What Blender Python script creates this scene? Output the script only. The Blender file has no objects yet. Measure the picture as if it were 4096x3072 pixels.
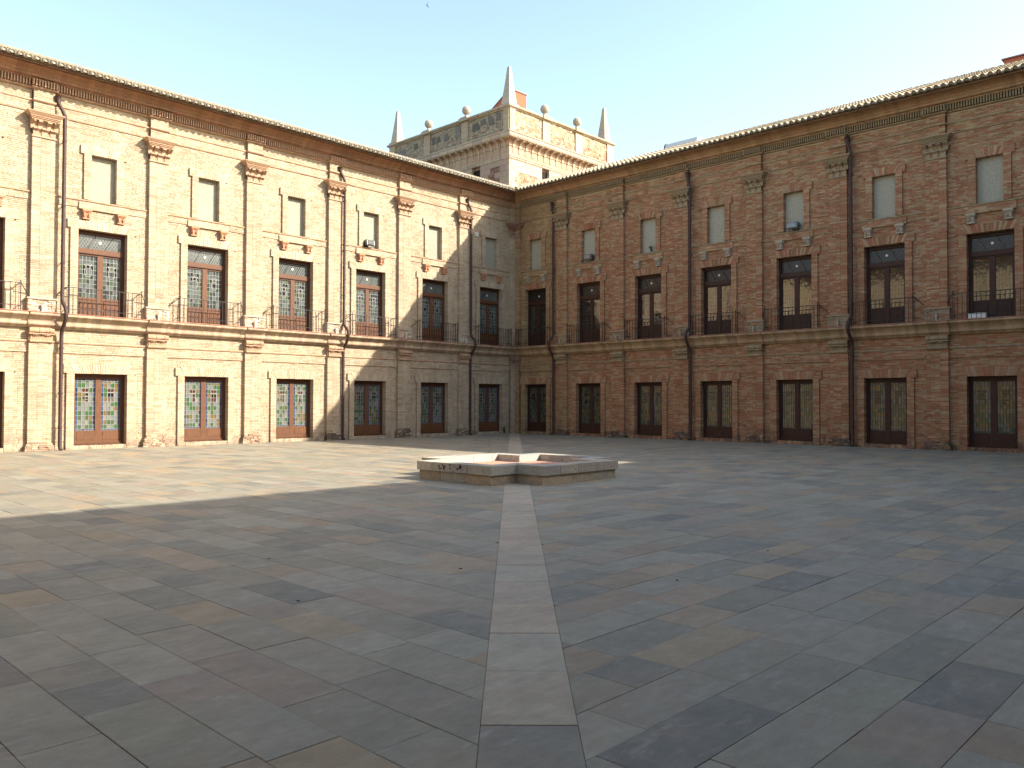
import bpy, math, random
import numpy as np
from mathutils import Vector, Matrix
random.seed(7); rng = np.random.default_rng(7)
SC = bpy.context.scene
COL = SC.collection
rad = math.radians

# ------------------------------------------------------------------ camera
CAM = Vector((-33.04075, -31.425936, 1.73042))
YAW, PIT, ROLL, FPX = rad(43.74528), rad(1.288983), rad(0.15727), 3255.756
Fv = Vector((math.cos(PIT)*math.cos(YAW), math.cos(PIT)*math.sin(YAW), math.sin(PIT)))
Rv = Vector((math.sin(YAW), -math.cos(YAW), 0)); Uv = Rv.cross(Fv)
R2 = Rv*math.cos(ROLL)+Uv*math.sin(ROLL); U2 = -Rv*math.sin(ROLL)+Uv*math.cos(ROLL)
cd = bpy.data.cameras.new('camera'); cam = bpy.data.objects.new('camera', cd); COL.objects.link(cam)
cd.sensor_width = 36; cd.sensor_fit = 'HORIZONTAL'; cd.lens = FPX/4096*36
cd.clip_start = .05; cd.clip_end = 2000
M3 = Matrix((R2, U2, -Fv)).transposed(); cam.matrix_world = Matrix.Translation(CAM) @ M3.to_4x4()
SC.camera = cam
SC.render.resolution_x = 1024; SC.render.resolution_y = 768

# ------------------------------------------------------------------ light
SUND = Vector((.923, -1.344, 1.0))            # towards the sun
EL = math.atan2(1.0, math.hypot(.923, 1.344)); AZ = math.atan2(.923, -1.344)
w = bpy.data.worlds.new('World'); SC.world = w; w.use_nodes = True
nt = w.node_tree; nt.nodes.clear()
wo = nt.nodes.new('ShaderNodeOutputWorld'); bg = nt.nodes.new('ShaderNodeBackground'); sk = nt.nodes.new('ShaderNodeTexSky')
sk.sky_type = 'NISHITA'; sk.sun_disc = False; sk.sun_elevation = EL; sk.sun_rotation = AZ
sk.altitude = 20; sk.air_density = 1.0; sk.dust_density = 1.3; sk.ozone_density = 1.0
bg.inputs['Strength'].default_value = 0.15
tint = nt.nodes.new('ShaderNodeMix'); tint.data_type = 'RGBA'; tint.blend_type = 'MULTIPLY'
tint.inputs['Factor'].default_value = 1; tint.inputs['B'].default_value = (1.06, 1.0, .89, 1)   # camera white balance
nt.links.new(sk.outputs[0], tint.inputs['A']); nt.links.new(tint.outputs['Result'], bg.inputs[0]); nt.links.new(bg.outputs[0], wo.inputs[0])
sl = bpy.data.lights.new('sun', 'SUN'); sl.energy = 3.9; sl.angle = rad(.53); sl.color = (1, .93, .82)
so = bpy.data.objects.new('sun', sl); COL.objects.link(so); so.location = (30, -60, 40)
so.rotation_euler = SUND.to_track_quat('Z', 'Y').to_euler()
SC.view_settings.view_transform = 'Standard'; SC.view_settings.look = 'None'
SC.view_settings.gamma = 1; SC.view_settings.use_curve_mapping = False
SC.view_settings.exposure = 1.6
SC.render.engine = 'CYCLES'
SC.cycles.max_bounces = 8; SC.cycles.diffuse_bounces = 4; SC.cycles.glossy_bounces = 4

# ------------------------------------------------------------------ helpers
WL = {}
def wl(o): return WL.get(o.name, Vector((0, 0, 0))) if o else Vector((0, 0, 0))
def put(o, parent, loc):
    loc = Vector(loc); COL.objects.link(o)
    if parent: o.parent = parent; o.location = loc - wl(parent)
    else: o.location = loc
    WL[o.name] = loc
    return o
def thing(name, label, cat, loc=(0, 0, 0), group=None):
    o = bpy.data.objects.new(name, None); put(o, None, loc)
    o.empty_display_size = .2; o['label'] = label; o['category'] = cat
    if group: o['group'] = group
    return o
def tag(o, label=None, cat=None, group=None, kind=None):
    if label: o['label'] = label
    if cat: o['category'] = cat
    if group: o['group'] = group
    if kind: o['kind'] = kind
    return o
def inst(name, mesh, parent, loc=(0, 0, 0), scale=None, rot=None):
    o = bpy.data.objects.new(name, mesh); put(o, parent, loc)
    if scale: o.scale = scale
    if rot: o.rotation_euler = rot
    return o
def project(p):
    d = Vector(p)-CAM; z = d.dot(Fv)
    if z < .1: return None
    return 2048+FPX*d.dot(R2)/z, 1536-FPX*d.dot(U2)/z
def seen(p, m=10):
    q = project(p)
    return q is not None and -m < q[0] < 4096+m and -m < q[1] < 3072+m

class MB:
    """collects quads and polygons with a colour each, built as one mesh"""
    def __init__(s): s.v = []; s.f = []; s.c = []; s.n = 0
    def poly(s, pts, col=(.5, .5, .5)):
        k = len(pts); s.v += [tuple(p) for p in pts]; s.f.append(tuple(range(s.n, s.n+k))); s.c += [col]*k; s.n += k
    def prism(s, a, b, col=(.5, .5, .5)):
        """a, b: matching rings; closed solid between them"""
        k = len(a); n = s.n; s.v += [tuple(p) for p in a]+[tuple(p) for p in b]; s.c += [col]*(2*k); s.n += 2*k
        s.f.append(tuple(range(n+k-1, n-1, -1))); s.f.append(tuple(range(n+k, n+2*k)))
        for i in range(k):
            j = (i+1) % k; s.f.append((n+i, n+j, n+k+j, n+k+i))
    def build(s, name, mat, flip=False, smooth=False):
        me = bpy.data.meshes.new(name)
        f = [tuple(reversed(x)) for x in s.f] if flip else s.f
        me.from_pydata(s.v, [], f)
        a = me.attributes.new('col', 'FLOAT_COLOR', 'POINT')
        c = np.ones((len(s.v), 4), 'f'); c[:, :3] = np.array(s.c, 'f'); a.data.foreach_set('color', c.ravel())
        if mat: me.materials.append(mat)
        if smooth: me.shade_smooth()
        me.update(); return me
def mk(name, mb, mat, parent=None, loc=(0, 0, 0), flip=False, smooth=False):
    return inst(name, mb.build(name, mat, flip, smooth), parent, loc)

class Frame:
    """a wall frame: s along the wall, o outwards, z up"""
    def __init__(self, org, sd, od, flip):
        self.org = Vector(org); self.sd = Vector(sd); self.od = Vector(od); self.flip = flip
    def P(self, s, o, z): return self.org+self.sd*s+self.od*o+Vector((0, 0, z))
    def shift(self, s): return self.sd*s
    def box(self, mb, s0, s1, o0, o1, z0, z1, col=(.5, .5, .5), back=True):
        P = self.P
        a = [P(s0, o0, z0), P(s1, o0, z0), P(s1, o1, z0), P(s0, o1, z0)]
        b = [P(s0, o0, z1), P(s1, o0, z1), P(s1, o1, z1), P(s0, o1, z1)]
        n = mb.n; mb.v += [tuple(p) for p in a+b]; mb.c += [col]*8; mb.n += 8
        fs = [(3, 2, 1, 0), (4, 5, 6, 7), (1, 2, 6, 5), (2, 3, 7, 6), (3, 0, 4, 7)]
        if back: fs.append((0, 1, 5, 4))
        for f in fs:
            f = tuple(n+i for i in f); mb.f.append(tuple(reversed(f)) if self.flip else f)
    def ex(self, mb, ring, s0, s1, col=(.5, .5, .5), k0=1.0, k1=1.0):
        """extrude an (o,z) ring along s"""
        a = [self.P(s0, o, z) for o, z in ring]; b = [self.P(s1, o, z) for o, z in ring]
        mb.prism(a, b, col)
    def exo(self, mb, ring, o0, o1, col=(.5, .5, .5)):
        """extrude an (s,z) ring along o"""
        a = [self.P(s, o0, z) for s, z in ring]; b = [self.P(s, o1, z) for s, z in ring]
        mb.prism(a, b, col)
def vary(c, a=.1, t=.03):
    k = 1+random.uniform(-a, a); return tuple(max(.01, x*k*(1+random.uniform(-t, t))) for x in c)

# ------------------------------------------------------------------ materials
def mat(name, build):
    m = bpy.data.materials.new(name); m.use_nodes = True; n = m.node_tree.nodes; l = m.node_tree.links
    b = n['Principled BSDF']; build(n, l, b); return m
def noise(n, l, scale, detail=6, rough=.6, vec=None, stretch=None):
    t = n.new('ShaderNodeTexNoise'); t.inputs['Scale'].default_value = scale
    t.inputs['Detail'].default_value = detail; t.inputs['Roughness'].default_value = rough
    g = n.new('ShaderNodeNewGeometry'); src = g.outputs['Position']
    if stretch:
        mp = n.new('ShaderNodeMapping'); mp.inputs['Scale'].default_value = stretch
        l.new(src, mp.inputs['Vector']); src = mp.outputs['Vector']
    l.new(src, t.inputs['Vector']); return t.outputs['Fac']
def ramp(n, l, fac, stops):
    r = n.new('ShaderNodeValToRGB'); e = r.color_ramp.elements
    while len(e) < len(stops): e.new(.5)
    for i, (p, c) in enumerate(stops):
        e[i].position = p; e[i].color = (c, c, c, 1) if not hasattr(c, '__len__') else (*c, 1)
    l.new(fac, r.inputs['Fac']); return r.outputs['Color']
def mix(n, l, fac, a, b, mode='MIX'):
    m = n.new('ShaderNodeMix'); m.data_type = 'RGBA'; m.blend_type = mode; m.clamp_factor = True
    for sock, v in ((m.inputs['Factor'], fac), (m.inputs['A'], a), (m.inputs['B'], b)):
        if hasattr(v, 'is_linked') or hasattr(v, 'links'): l.new(v, sock)
        elif isinstance(v, (int, float)): sock.default_value = v
        else: sock.default_value = (*v, 1)
    return m.outputs['Result']
def bump(n, l, b, h, dist, strength=1.0):
    bp = n.new('ShaderNodeBump'); bp.inputs['Distance'].default_value = dist; bp.inputs['Strength'].default_value = strength
    l.new(h, bp.inputs['Height']); l.new(bp.outputs['Normal'], b.inputs['Normal'])
def attr(n):
    a = n.new('ShaderNodeAttribute'); a.attribute_name = 'col'; return a.outputs['Color']

def brick_mat(name, wash, wash_lo, wash_hi, dirt, moss=None):
    def f(n, l, b):
        c = attr(n)
        c = mix(n, l, 1.0, c, ramp(n, l, noise(n, l, 28, 5, .7), [(.25, .72), (.75, 1.25)]), 'MULTIPLY')
        w_ = ramp(n, l, noise(n, l, .55, 7, .72), [(wash_lo, 0.0), (wash_hi, .8)])
        c = mix(n, l, w_, c, wash)
        c = mix(n, l, 1.0, c, ramp(n, l, noise(n, l, 1.6, 7, .7, stretch=(1, 1, .45)), [(.3, .78), (.7, 1.12)]), 'MULTIPLY')
        # rising damp and splash dirt near the paving
        g = n.new('ShaderNodeNewGeometry'); sx = n.new('ShaderNodeSeparateXYZ'); l.new(g.outputs['Position'], sx.inputs[0])
        mr = n.new('ShaderNodeMapRange'); mr.inputs['From Min'].default_value = 0.05; mr.inputs['From Max'].default_value = .9
        mr.inputs['To Min'].default_value = 1; mr.inputs['To Max'].default_value = 0; l.new(sx.outputs['Z'], mr.inputs['Value'])
        d = n.new('ShaderNodeMath'); d.operation = 'MULTIPLY'; l.new(mr.outputs[0], d.inputs[0])
        l.new(ramp(n, l, noise(n, l, 3.0, 6, .7), [(.45, 0.0), (.62, .9)]), d.inputs[1])
        c = mix(n, l, d.outputs[0], c, dirt)
        l.new(c, b.inputs['Base Color']); b.inputs['Roughness'].default_value = .92
        b.inputs['Specular IOR Level'].default_value = .25
        bump(n, l, b, noise(n, l, 60, 5, .7), .006, .8)
    return mat(name, f)
M_BL = brick_mat('buff_brick', (.47, .38, .255), .54, .74, (.20, .14, .10))
M_BR = brick_mat('red_brick', (.33, .21, .125), .58, .78, (.10, .075, .06))
def trim_mat(name, stain, lo, hi, rough=.9):
    def f(n, l, b):
        c = attr(n)
        c = mix(n, l, 1.0, c, ramp(n, l, noise(n, l, 16, 6, .7), [(.25, .68), (.75, 1.28)]), 'MULTIPLY')
        c = mix(n, l, ramp(n, l, noise(n, l, 1.3, 7, .75, stretch=(1, 1, 2.5)), [(lo, 0.0), (hi, .75)]), c, stain)
        l.new(c, b.inputs['Base Color']); b.inputs['Roughness'].default_value = rough
        b.inputs['Specular IOR Level'].default_value = .25
        bump(n, l, b, noise(n, l, 40, 6, .7), .012, .9)
    return mat(name, f)
M_TL = trim_mat('terracotta_trim', (.38, .25, .15), .55, .78)
M_TR = trim_mat('weathered_trim', (.20, .15, .075), .52, .74)
M_STONE = trim_mat('tower_stone', (.16, .13, .10), .60, .72)
M_RUB = trim_mat('rubble_stone', (.07, .06, .05), .60, .68)
M_TILE = trim_mat('roof_tile', (.36, .32, .20), .52, .72)
M_PLAS = trim_mat('window_plaster', (.38, .355, .27), .5, .75)
M_RED = trim_mat('red_render', (.40, .14, .08), .5, .8)
def paving(n, l, b):
    c = mix(n, l, 1.0, attr(n), (1.08, 1.03, .885), 'MULTIPLY')
    c = mix(n, l, 1.0, c, ramp(n, l, noise(n, l, 2.6, 8, .68, stretch=(1, 1.3, 1)), [(.28, .84), (.72, 1.14)]), 'MULTIPLY')
    c = mix(n, l, ramp(n, l, noise(n, l, .9, 7, .7), [(.47, 0.0), (.68, .6)]), c, (.29, .225, .155))
    c = mix(n, l, ramp(n, l, noise(n, l, 5.5, 8, .72, stretch=(.5, 1.4, 1)), [(.55, 0.0), (.66, .5)]), c, (.33, .30, .255))
    c = mix(n, l, ramp(n, l, noise(n, l, 70, 4, .8), [(.66, 0.0), (.72, .5)]), c, (.10, .09, .08))
    c = mix(n, l, ramp(n, l, noise(n, l, .22, 5, .6), [(.55, 0.0), (.75, .35)]), c, (.26, .25, .21))
    c = mix(n, l, 1.0, c, ramp(n, l, noise(n, l, 9, 9, .8, stretch=(.6, 1.5, 1)), [(.3, .84), (.5, 1.0), (.7, 1.18)]), 'MULTIPLY')
    l.new(c, b.inputs['Base Color'])
    l.new(ramp(n, l, noise(n, l, 3.5, 7, .7), [(.3, .50), (.7, .75)]), b.inputs['Roughness'])
    b.inputs['Specular IOR Level'].default_value = .5
    bump(n, l, b, noise(n, l, 16, 9, .8), .012, 1.0)
M_PAVE = mat('sandstone_paving', paving)
def plain(name, col, rough, spec=.5, metal=0, nscale=8, amp=.25, bmp=.003, ior=1.45):
    def f(n, l, b):
        c = mix(n, l, 1.0, col, ramp(n, l, noise(n, l, nscale, 6, .7), [(.25, 1-amp), (.75, 1+amp)]), 'MULTIPLY')
        l.new(c, b.inputs['Base Color']); b.inputs['Roughness'].default_value = rough
        b.inputs['Specular IOR Level'].default_value = spec; b.inputs['Metallic'].default_value = metal
        b.inputs['IOR'].default_value = ior
        if bmp: bump(n, l, b, noise(n, l, nscale*4, 5, .7), bmp, .6)
    return mat(name, f)
def wood(n, l, b):
    a = attr(n)
    c = mix(n, l, 1.0, a, ramp(n, l, noise(n, l, 9, 7, .7, stretch=(5, 5, .5)), [(.25, .55), (.75, 1.4)]), 'MULTIPLY')
    c = mix(n, l, ramp(n, l, noise(n, l, 2.2, 6, .7), [(.6, 0.0), (.85, .4)]), c, (.20, .10, .04))
    l.new(c, b.inputs['Base Color']); b.inputs['Roughness'].default_value = .55; b.inputs['Specular IOR Level'].default_value = .3
    bump(n, l, b, noise(n, l, 30, 6, .7, stretch=(5, 5, .6)), .003, .6)
M_WOOD = mat('varnished_wood', wood)
M_IRON = plain('wrought_iron', (.028, .022, .020), .55, .5, .3, 20, .35, .002)
M_PIPE = plain('brown_downpipe', (.048, .023, .018), .6, .5, 0, 3, .25, .001)
M_LEAD = plain('window_lead', (.24, .24, .215), .5, .5, .2, 20, .2, 0)
M_DLEAD = plain('dark_window_lead', (.06, .055, .05), .5, .5, .2, 20, .2, 0)  # darker copy of the lead, shade of the right wing put into its colour
M_GREY = plain('grey_metal', (.22, .23, .23), .35, .5, .5, 10, .2, 0)
M_TANK = plain('pale_tank', (.50, .52, .52), .45, .5, 0, 6, .1, 0)
M_WHITE = plain('white_plastic', (.75, .74, .70), .4, .5, 0, 10, .1, 0)
M_DARK = plain('dark_interior', (.02, .016, .013), .9, .2, 0, 5, .2, 0)
M_BED = plain('paving_bed', (.09, .078, .06), .95, .2, 0, 5, .4, .004)
M_DIRT = plain('bare_ground', (.20, .16, .11), .95, .2, 0, .5, .3, .02)
M_LEAF = plain('dry_leaf', (.07, .045, .03), .8, .3, 0, 30, .4, .002)
M_GREEN = plain('weed_leaf', (.045, .07, .03), .7, .3, 0, 20, .4, 0)
M_BIRD = plain('bird_feather', (.05, .05, .055), .8, .2, 0, 20, .2, 0)
M_FLOOR = trim_mat('basin_floor', (.42, .24, .17), .5, .8)
M_FSTONE = trim_mat('basin_stone', (.05, .045, .035), .63, .70)
def glass(name, col, rough=.10, ior=1.6):
    def f(n, l, b):
        c = mix(n, l, 1.0, col, ramp(n, l, noise(n, l, 14, 4, .6), [(.25, .75), (.75, 1.25)]), 'MULTIPLY')
        l.new(c, b.inputs['Base Color']); b.inputs['Roughness'].default_value = rough; b.inputs['IOR'].default_value = ior
        bump(n, l, b, noise(n, l, 4.5, 3, .5), .004, .5)
    return mat(name, f)
GL = {k: glass(k+'_glass', tuple(x*.40 for x in c)) for k, c in dict(
    blue=(.13, .19, .36), navy=(.05, .08, .18), green=(.10, .25, .08), moss=(.17, .22, .11), amber=(.36, .24, .09),
    clear=(.36, .38, .35), milky=(.44, .43, .35), black=(.03, .03, .035), maroon=(.17, .06, .045),
    smoke=(.17, .20, .18), soot=(.10, .115, .11), haze_glass=(.25, .29, .27)).items()}
GR = {k: glass('right_'+k, tuple(x*.42 for x in c), .12) for k, c in dict(
    green=(.12, .20, .07), moss=(.17, .19, .09), amber=(.40, .26, .08), clear=(.27, .28, .22), milky=(.36, .30, .18),
    black=(.03, .03, .03), maroon=(.10, .05, .04), blue=(.10, .14, .20), navy=(.07, .10, .12)).items()}
MIRROR = glass('reflecting_pane', (.022, .018, .013), .03, 2.1)
MIRROR2 = glass('transom_pane', (.03, .024, .018), .25, 1.5)

# ------------------------------------------------------------------ ground
LX, LY = 38.1, 36.5
g = MB(); g.poly([(-400, -400, -.06), (400, -400, -.06), (400, 400, -.06), (-400, 400, -.06)])
tag(mk('ground', g, M_DIRT), kind='structure')
g = MB(); g.poly([(-LX-.3, -LY-.3, -.018), (.3, -LY-.3, -.018), (.3, .3, -.018), (-LX-.3, .3, -.018)])
floor = tag(mk('courtyard_paving', g, M_BED), kind='structure')
SL = .955                                     # slope of the diagonal band
dn = Vector((-SL, 1)).normalized(); dd = Vector((1, SL)).normalized()
HW = .262
def clip(poly, nx, ny, c):                    # keep nx*x+ny*y >= c
    out = []
    for i in range(len(poly)):
        a, b = poly[i], poly[(i+1) % len(poly)]
        da, db = nx*a[0]+ny*a[1]-c, nx*b[0]+ny*b[1]-c
        if da >= 0: out.append(a)
        if (da >= 0) != (db >= 0):
            t = da/(da-db); out.append((a[0]+t*(b[0]-a[0]), a[1]+t*(b[1]-a[1])))
    return out
SPAL = [(.245, .236, .205)]*7+[(.228, .214, .182)]*5+[(.195, .192, .170)]*3+[(.208, .202, .166)]*4+[(.262, .212, .162)]*4+[(.275, .226, .162)]*2+[(.155, .156, .146)]*3+[(.195, .190, .162)]*4+[(.230, .198, .172)]*2
slabs = []
def courses(horizontal):
    a = -LX if not horizontal else -LY
    while a < 0:
        wd = random.choice((.40, .42, .42, .44)); b = random.uniform(-1, 0)-(LY if not horizontal else LX)
        lim = 0
        while b < lim:
            ln = random.choice((.5, .65, .75, .85, .9, 1.0, 1.15)); gp = random.choice((.0004, .001, .0025))
            r = [(a+gp, b+gp), (a+wd-gp, b+gp), (a+wd-gp, b+ln-gp), (a+gp, b+ln-gp)]
            if horizontal: r = [(y, x) for x, y in r][::-1]
            r = clip(r, 1, 0, -LX); r = clip(r, -1, 0, 0) if r else r
            r = clip(r, 0, 1, -LY) if r else r; r = clip(r, 0, -1, 0) if r else r
            if r: r = clip(r, *(dn if not horizontal else -dn), HW+.001)
            if len(r) >= 3:
                ar = abs(sum(r[i][0]*r[(i+1) % len(r)][1]-r[(i+1) % len(r)][0]*r[i][1] for i in range(len(r))))/2
                if ar > .004: slabs.append((r, vary(random.choice(SPAL), .10, .012), random.uniform(-.002, .002)))
            b += ln
        a += wd
courses(False); courses(True)
t = -54.0
while t < 0:
    ln = random.choice((.80, .86, .88)); c = dd*t
    r = [tuple(c+dd*.004-dn*(HW-.001)), tuple(c+dd*(ln-.004)-dn*(HW-.001)), tuple(c+dd*(ln-.004)+dn*(HW-.001)), tuple(c+dd*.004+dn*(HW-.001))]
    for h in ((1, 0, -LX), (-1, 0, 0), (0, 1, -LY), (0, -1, 0)):
        r = clip(r, *h) if r else r
    if len(r) >= 3:
        c_ = random.choice([(.36, .31, .262), (.345, .305, .26), (.375, .315, .262), (.33, .30, .262)])
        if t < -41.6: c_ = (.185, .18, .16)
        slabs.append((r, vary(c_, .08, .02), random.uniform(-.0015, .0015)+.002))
    t += ln
def parea(r, z=0):
    q = [project((x, y, z)) for x, y in r]
    if any(k is None for k in q) or not any(-5 < k[0] < 4101 and -5 < k[1] < 3077 for k in q): return 0
    return abs(sum(q[i][0]*q[(i+1) % len(q)][1]-q[(i+1) % len(q)][0]*q[i][1] for i in range(len(q))))
slabs.sort(key=lambda s: -parea(s[0]))
rest = MB()
for i, (r, c, dz) in enumerate(slabs):
    cx = sum(p[0] for p in r)/len(r); cy = sum(p[1] for p in r)/len(r)
    mb = MB() if i < 300 else rest
    ox, oy = (cx, cy) if i < 300 else (0, 0)
    bv = .003
    rin = [(x+(cx-x)*bv*2, y+(cy-y)*bv*2) for x, y in r]
    lo = [(x-ox, y-oy, -.02) for x, y in r]; mid = [(x-ox, y-oy, dz-.003) for x, y in r]; hi = [(x-ox, y-oy, dz) for x, y in rin]
    k = len(r); n = mb.n; mb.v += lo+mid+hi; mb.c += [c]*3*k; mb.n += 3*k
    mb.f.append(tuple(range(n+2*k, n+3*k)))
    for q in range(k):
        j = (q+1) % k
        mb.f.append((n+q, n+j, n+k+j, n+k+q)); mb.f.append((n+k+q, n+k+j, n+2*k+j, n+2*k+q))
    if i < 300: mk('paving_slab', mb, M_PAVE, floor, (cx, cy, 0))
tag(mk('slab_field', rest, M_PAVE, floor), kind='stuff')

# ------------------------------------------------------------------ wings
CR = .0635
def sub(iv, cuts):
    for a, b in cuts:
        out = []
        for x, y in iv:
            if b <= x or a >= y: out.append((x, y)); continue
            if a > x: out.append((x, a))
            if b < y: out.append((b, y))
        iv = out
    return [(x, y) for x, y in iv if y-x > .012]
BUFF = [(0.465, 0.369, 0.251), (0.485, 0.384, 0.265), (0.455, 0.355, 0.237), (0.435, 0.326, 0.213), (0.485, 0.393, 0.274), (0.465, 0.369, 0.256), (0.465, 0.364, 0.246), (0.474, 0.374, 0.256), (0.429, 0.322, 0.214), (0.398, 0.284, 0.187)]
REDS = [(0.346, 0.151, 0.079), (0.366, 0.172, 0.092), (0.389, 0.216, 0.121), (0.313, 0.130, 0.068), (0.389, 0.241, 0.138), (0.356, 0.162, 0.086), (0.421, 0.285, 0.169)]
RBUFF = [(0.386, 0.259, 0.135), (0.341, 0.222, 0.111), (0.407, 0.285, 0.153), (0.330, 0.191, 0.093)]
def make_wing(cfg):
    F = Frame(cfg['org'], cfg['sd'], cfg['od'], cfg['flip']); L = cfg['L']; left = cfg['left']; fl = False
    MBK = M_BL if left else M_BR; MT = M_TL if left else M_TR
    root = thing('courtyard_wing', cfg['label'], 'building', F.P(L/2, 0, 0))
    full = cfg['full']; smax = 27.6 if full else 0
    pitch, c0, p0 = cfg['pitch'], cfg['c0'], cfg['p0']
    dw, uw, bw = cfg['dw'], cfg['uw'], .88
    bays = [c0+pitch*k for k in range(20) if c0+pitch*k < L-1.2]
    pils = [p0+pitch*k for k in range(20) if p0+pitch*k < L-1]
    fb = [c for c in bays if c < smax+.5] if full else []
    fp = [p for p in pils if p < smax+.3] if full else []
    def bcol(s=10., z=1.):
        if left: return vary(random.choice(BUFF), .06, .015)
        k = min(1, max(0, (s-1.8)/3.5)); lowered = .82 if z > 11 else 1
        return vary(random.choice(REDS if random.random() < k*.9*lowered else RBUFF), .10, .03)
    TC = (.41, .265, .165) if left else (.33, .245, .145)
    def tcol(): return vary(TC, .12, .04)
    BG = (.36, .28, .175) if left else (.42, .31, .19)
    # body ------------------------------------------------------------
    b = MB(); F.box(b, -8 if full else 0, L, -8.0, -.30, 0, 13.15, BG)
    # far part of the wall, beyond the frame, carries its bricks in the material only
    s_from = smax if full else 0.
    cuts = sorted([(c-dw/2, c+dw/2) for c in bays if c > s_from])
    for (z0, z1, wd) in ((0, .15, 0), (.15, 2.72, dw), (2.72, 4.78, 0), (4.78, 7.93, uw), (7.93, 9.0, 0), (9.0, 10.67, bw), (10.67, 13.1, 0)):
        for a, e in sub([(s_from, L)], [(c-wd/2, c+wd/2) for c in bays if c > s_from] if wd else []):
            F.box(b, a, e, -.30, 0, z0, z1, BG)
    for p in pils:
        if p > s_from+.3: F.box(b, p-.36, p+.36, 0, .12, 0, 12.5, BG)
    if not full:
        for c in bays:
            F.box(b, c-dw/2-.26, c-dw/2, 0, .06, 0, 3.07, BG); F.box(b, c+dw/2, c+dw/2+.26, 0, .06, 0, 3.07, BG)
    mk('wall', b, MBK, root)
    # door and window infill beyond the frame
    if True:
        b = MB()
        for c in bays:
            if c > s_from:
                F.box(b, c-dw/2, c+dw/2, -.3, -.24, .15, 2.72, (.12, .06, .035)); F.box(b, c-uw/2, c+uw/2, -.3, -.24, 4.78, 7.93, (.12, .06, .035))
                F.box(b, c-bw/2, c+bw/2, -.3, -.15, 9.0, 10.67, (.5, .47, .38))
        if b.n: tag(mk('shutter', b, M_WOOD, root), kind='stuff')
    # individual brick meshes
    if full:
        variants = []
        for pal in ([BUFF] if left else [REDS, RBUFF]):
            for c in pal:
                m_ = MB(); u = Frame((0, 0, 0), (1, 0, 0), (0, 1, 0), False); u.box(m_, -.5, .5, -.5, .5, -.5, .5, vary(c, .05))
                variants.append((c, m_.build('brick', MBK)))
        bricks = []                                # s0,s1,o0,o1,z0,z1,col
        mort = MB()
        lin = []                                   # regions of each bay
        def surround(c, w_, zb, zt, jamb, ear, zl):
            return dict(c=c, w=w_, zb=zb, zt=zt, j=jamb, e=ear, zl=zl)
        sur = []
        for c in fb:
            sur.append(surround(c, dw, 0, 2.72, .26, .36, 3.07))
            sur.append(surround(c, uw, 4.78, 7.93, .26, .36, 8.25))
            sur.append(surround(c, bw, 9.03, 10.67, .25, .36, 10.98))
        PW = .36
        def fill(a, e, z0, z1, of, ob, jit=.007, cf=None, lmin=.24, lmax=.30, extra=0):
            """one course of bricks between s=a and s=e"""
            x = a-random.uniform(0, .26) if e-a > .5 else a
            while x < e-.004:
                if e-a < .32: ln = e-a
                else: ln = random.choice((lmax, lmax, lmin, lmax*.5))
                x1 = min(x+ln, e); xa = max(x, a)
                if e-x1 < .06: x1 = e
                if x1-xa > .02:
                    gs = .006
                    col = cf((xa+x1)/2, z0) if cf else bcol((xa+x1)/2, z0)
                    bricks.append((xa+(gs if xa > a else 0), x1-(gs if x1 < e else 0), ob, of+random.uniform(-jit, jit*.6), z0+.007+random.uniform(-.002, .002), z1-.007+random.uniform(-.002, .002), col))
                x = x1 if x1 == e else x+ln
        zmax = 12.57; nz = int(zmax/CR)+1
        for i in range(nz):
            z0 = i*CR; z1 = min(z0+CR, zmax); zm = (z0+z1)/2
            cuts = [(p-PW, p+PW) for p in fp]+[(-1, PW+.12)]
            for u in sur:
                if u['zb'] <= zm <= u['zt']: cuts.append((u['c']-u['w']/2-u['j'], u['c']+u['w']/2+u['j']))
                elif u['zt'] < zm < u['zl']: cuts.append((u['c']-u['w']/2-u['e'], u['c']+u['w']/2+u['e']))
            if 4.30 < zm < 4.76: continue
            raised = .045 if 3.43 < zm < 3.80 else 0.0
            raised = .03 if 8.72 < zm < 8.97 else raised
            raised = .03 if 11.79 < zm < 12.15 else raised
            for a, e in sub([(.0, smax)], cuts):
                fill(a, e, z0, z1, .016+raised, -.02)
                F.box(mort, a, e, -.05, .001+raised, z0, z1, BG, back=False)
            for u in sur:                          # jambs with their reveals
                c = u['c']; h = u['w']/2
                if u['zb'] <= zm <= u['zt']:
                    dpt = -.32 if u['w'] > 1 else -.17
                    for sg in (-1, 1):
                        a, e = sorted((c+sg*h, c+sg*(h+u['j'])))
                        if i % 2: fill(a, e, z0, z1, .09, dpt, .005)
                        else:
                            m_ = (a+e)/2; fill(a, m_, z0, z1, .09, dpt, .005); fill(m_+.005, e, z0, z1, .09, dpt, .005)
                        F.box(mort, a+.008, e-.008, dpt, .078, z0, z1, BG, back=False)
                elif u['zt'] < zm < u['zl']:
                    for sg in (-1, 1):
                        a, e = sorted((c+sg*h, c+sg*(h+u['e']))); fill(a, e, z0, z1, .09, -.05, .005)
                        F.box(mort, a+.004, e-.004, -.05, .079, z0, z1, BG, back=False)
        # apron under each blind window
        for c in fb:
            for k in range(4):
                z0 = 8.66+k*.0635
                fill(c-.84, c+.84, z0, z0+.0635, .095, 0, .004)
            F.box(mort, c-.835, c+.835, 0, .087, 8.655, 8.915, BG)
            for k in range(2):                     # threshold of standing bricks
                pass
            x = c-dw/2
            while x < c+dw/2-.01:
                bricks.append((x+.005, min(x+.07, c+dw/2)-.003, -.32, .07+random.uniform(-.01, .006), 0, .14+random.uniform(-.008, .004), bcol(c)))
                x += .07
            F.box(mort, c-dw/2, c+dw/2, -.32, .045, 0, .13, BG)
        # the 300 bricks that show largest become parts, the others one mesh
        arr = []
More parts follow.
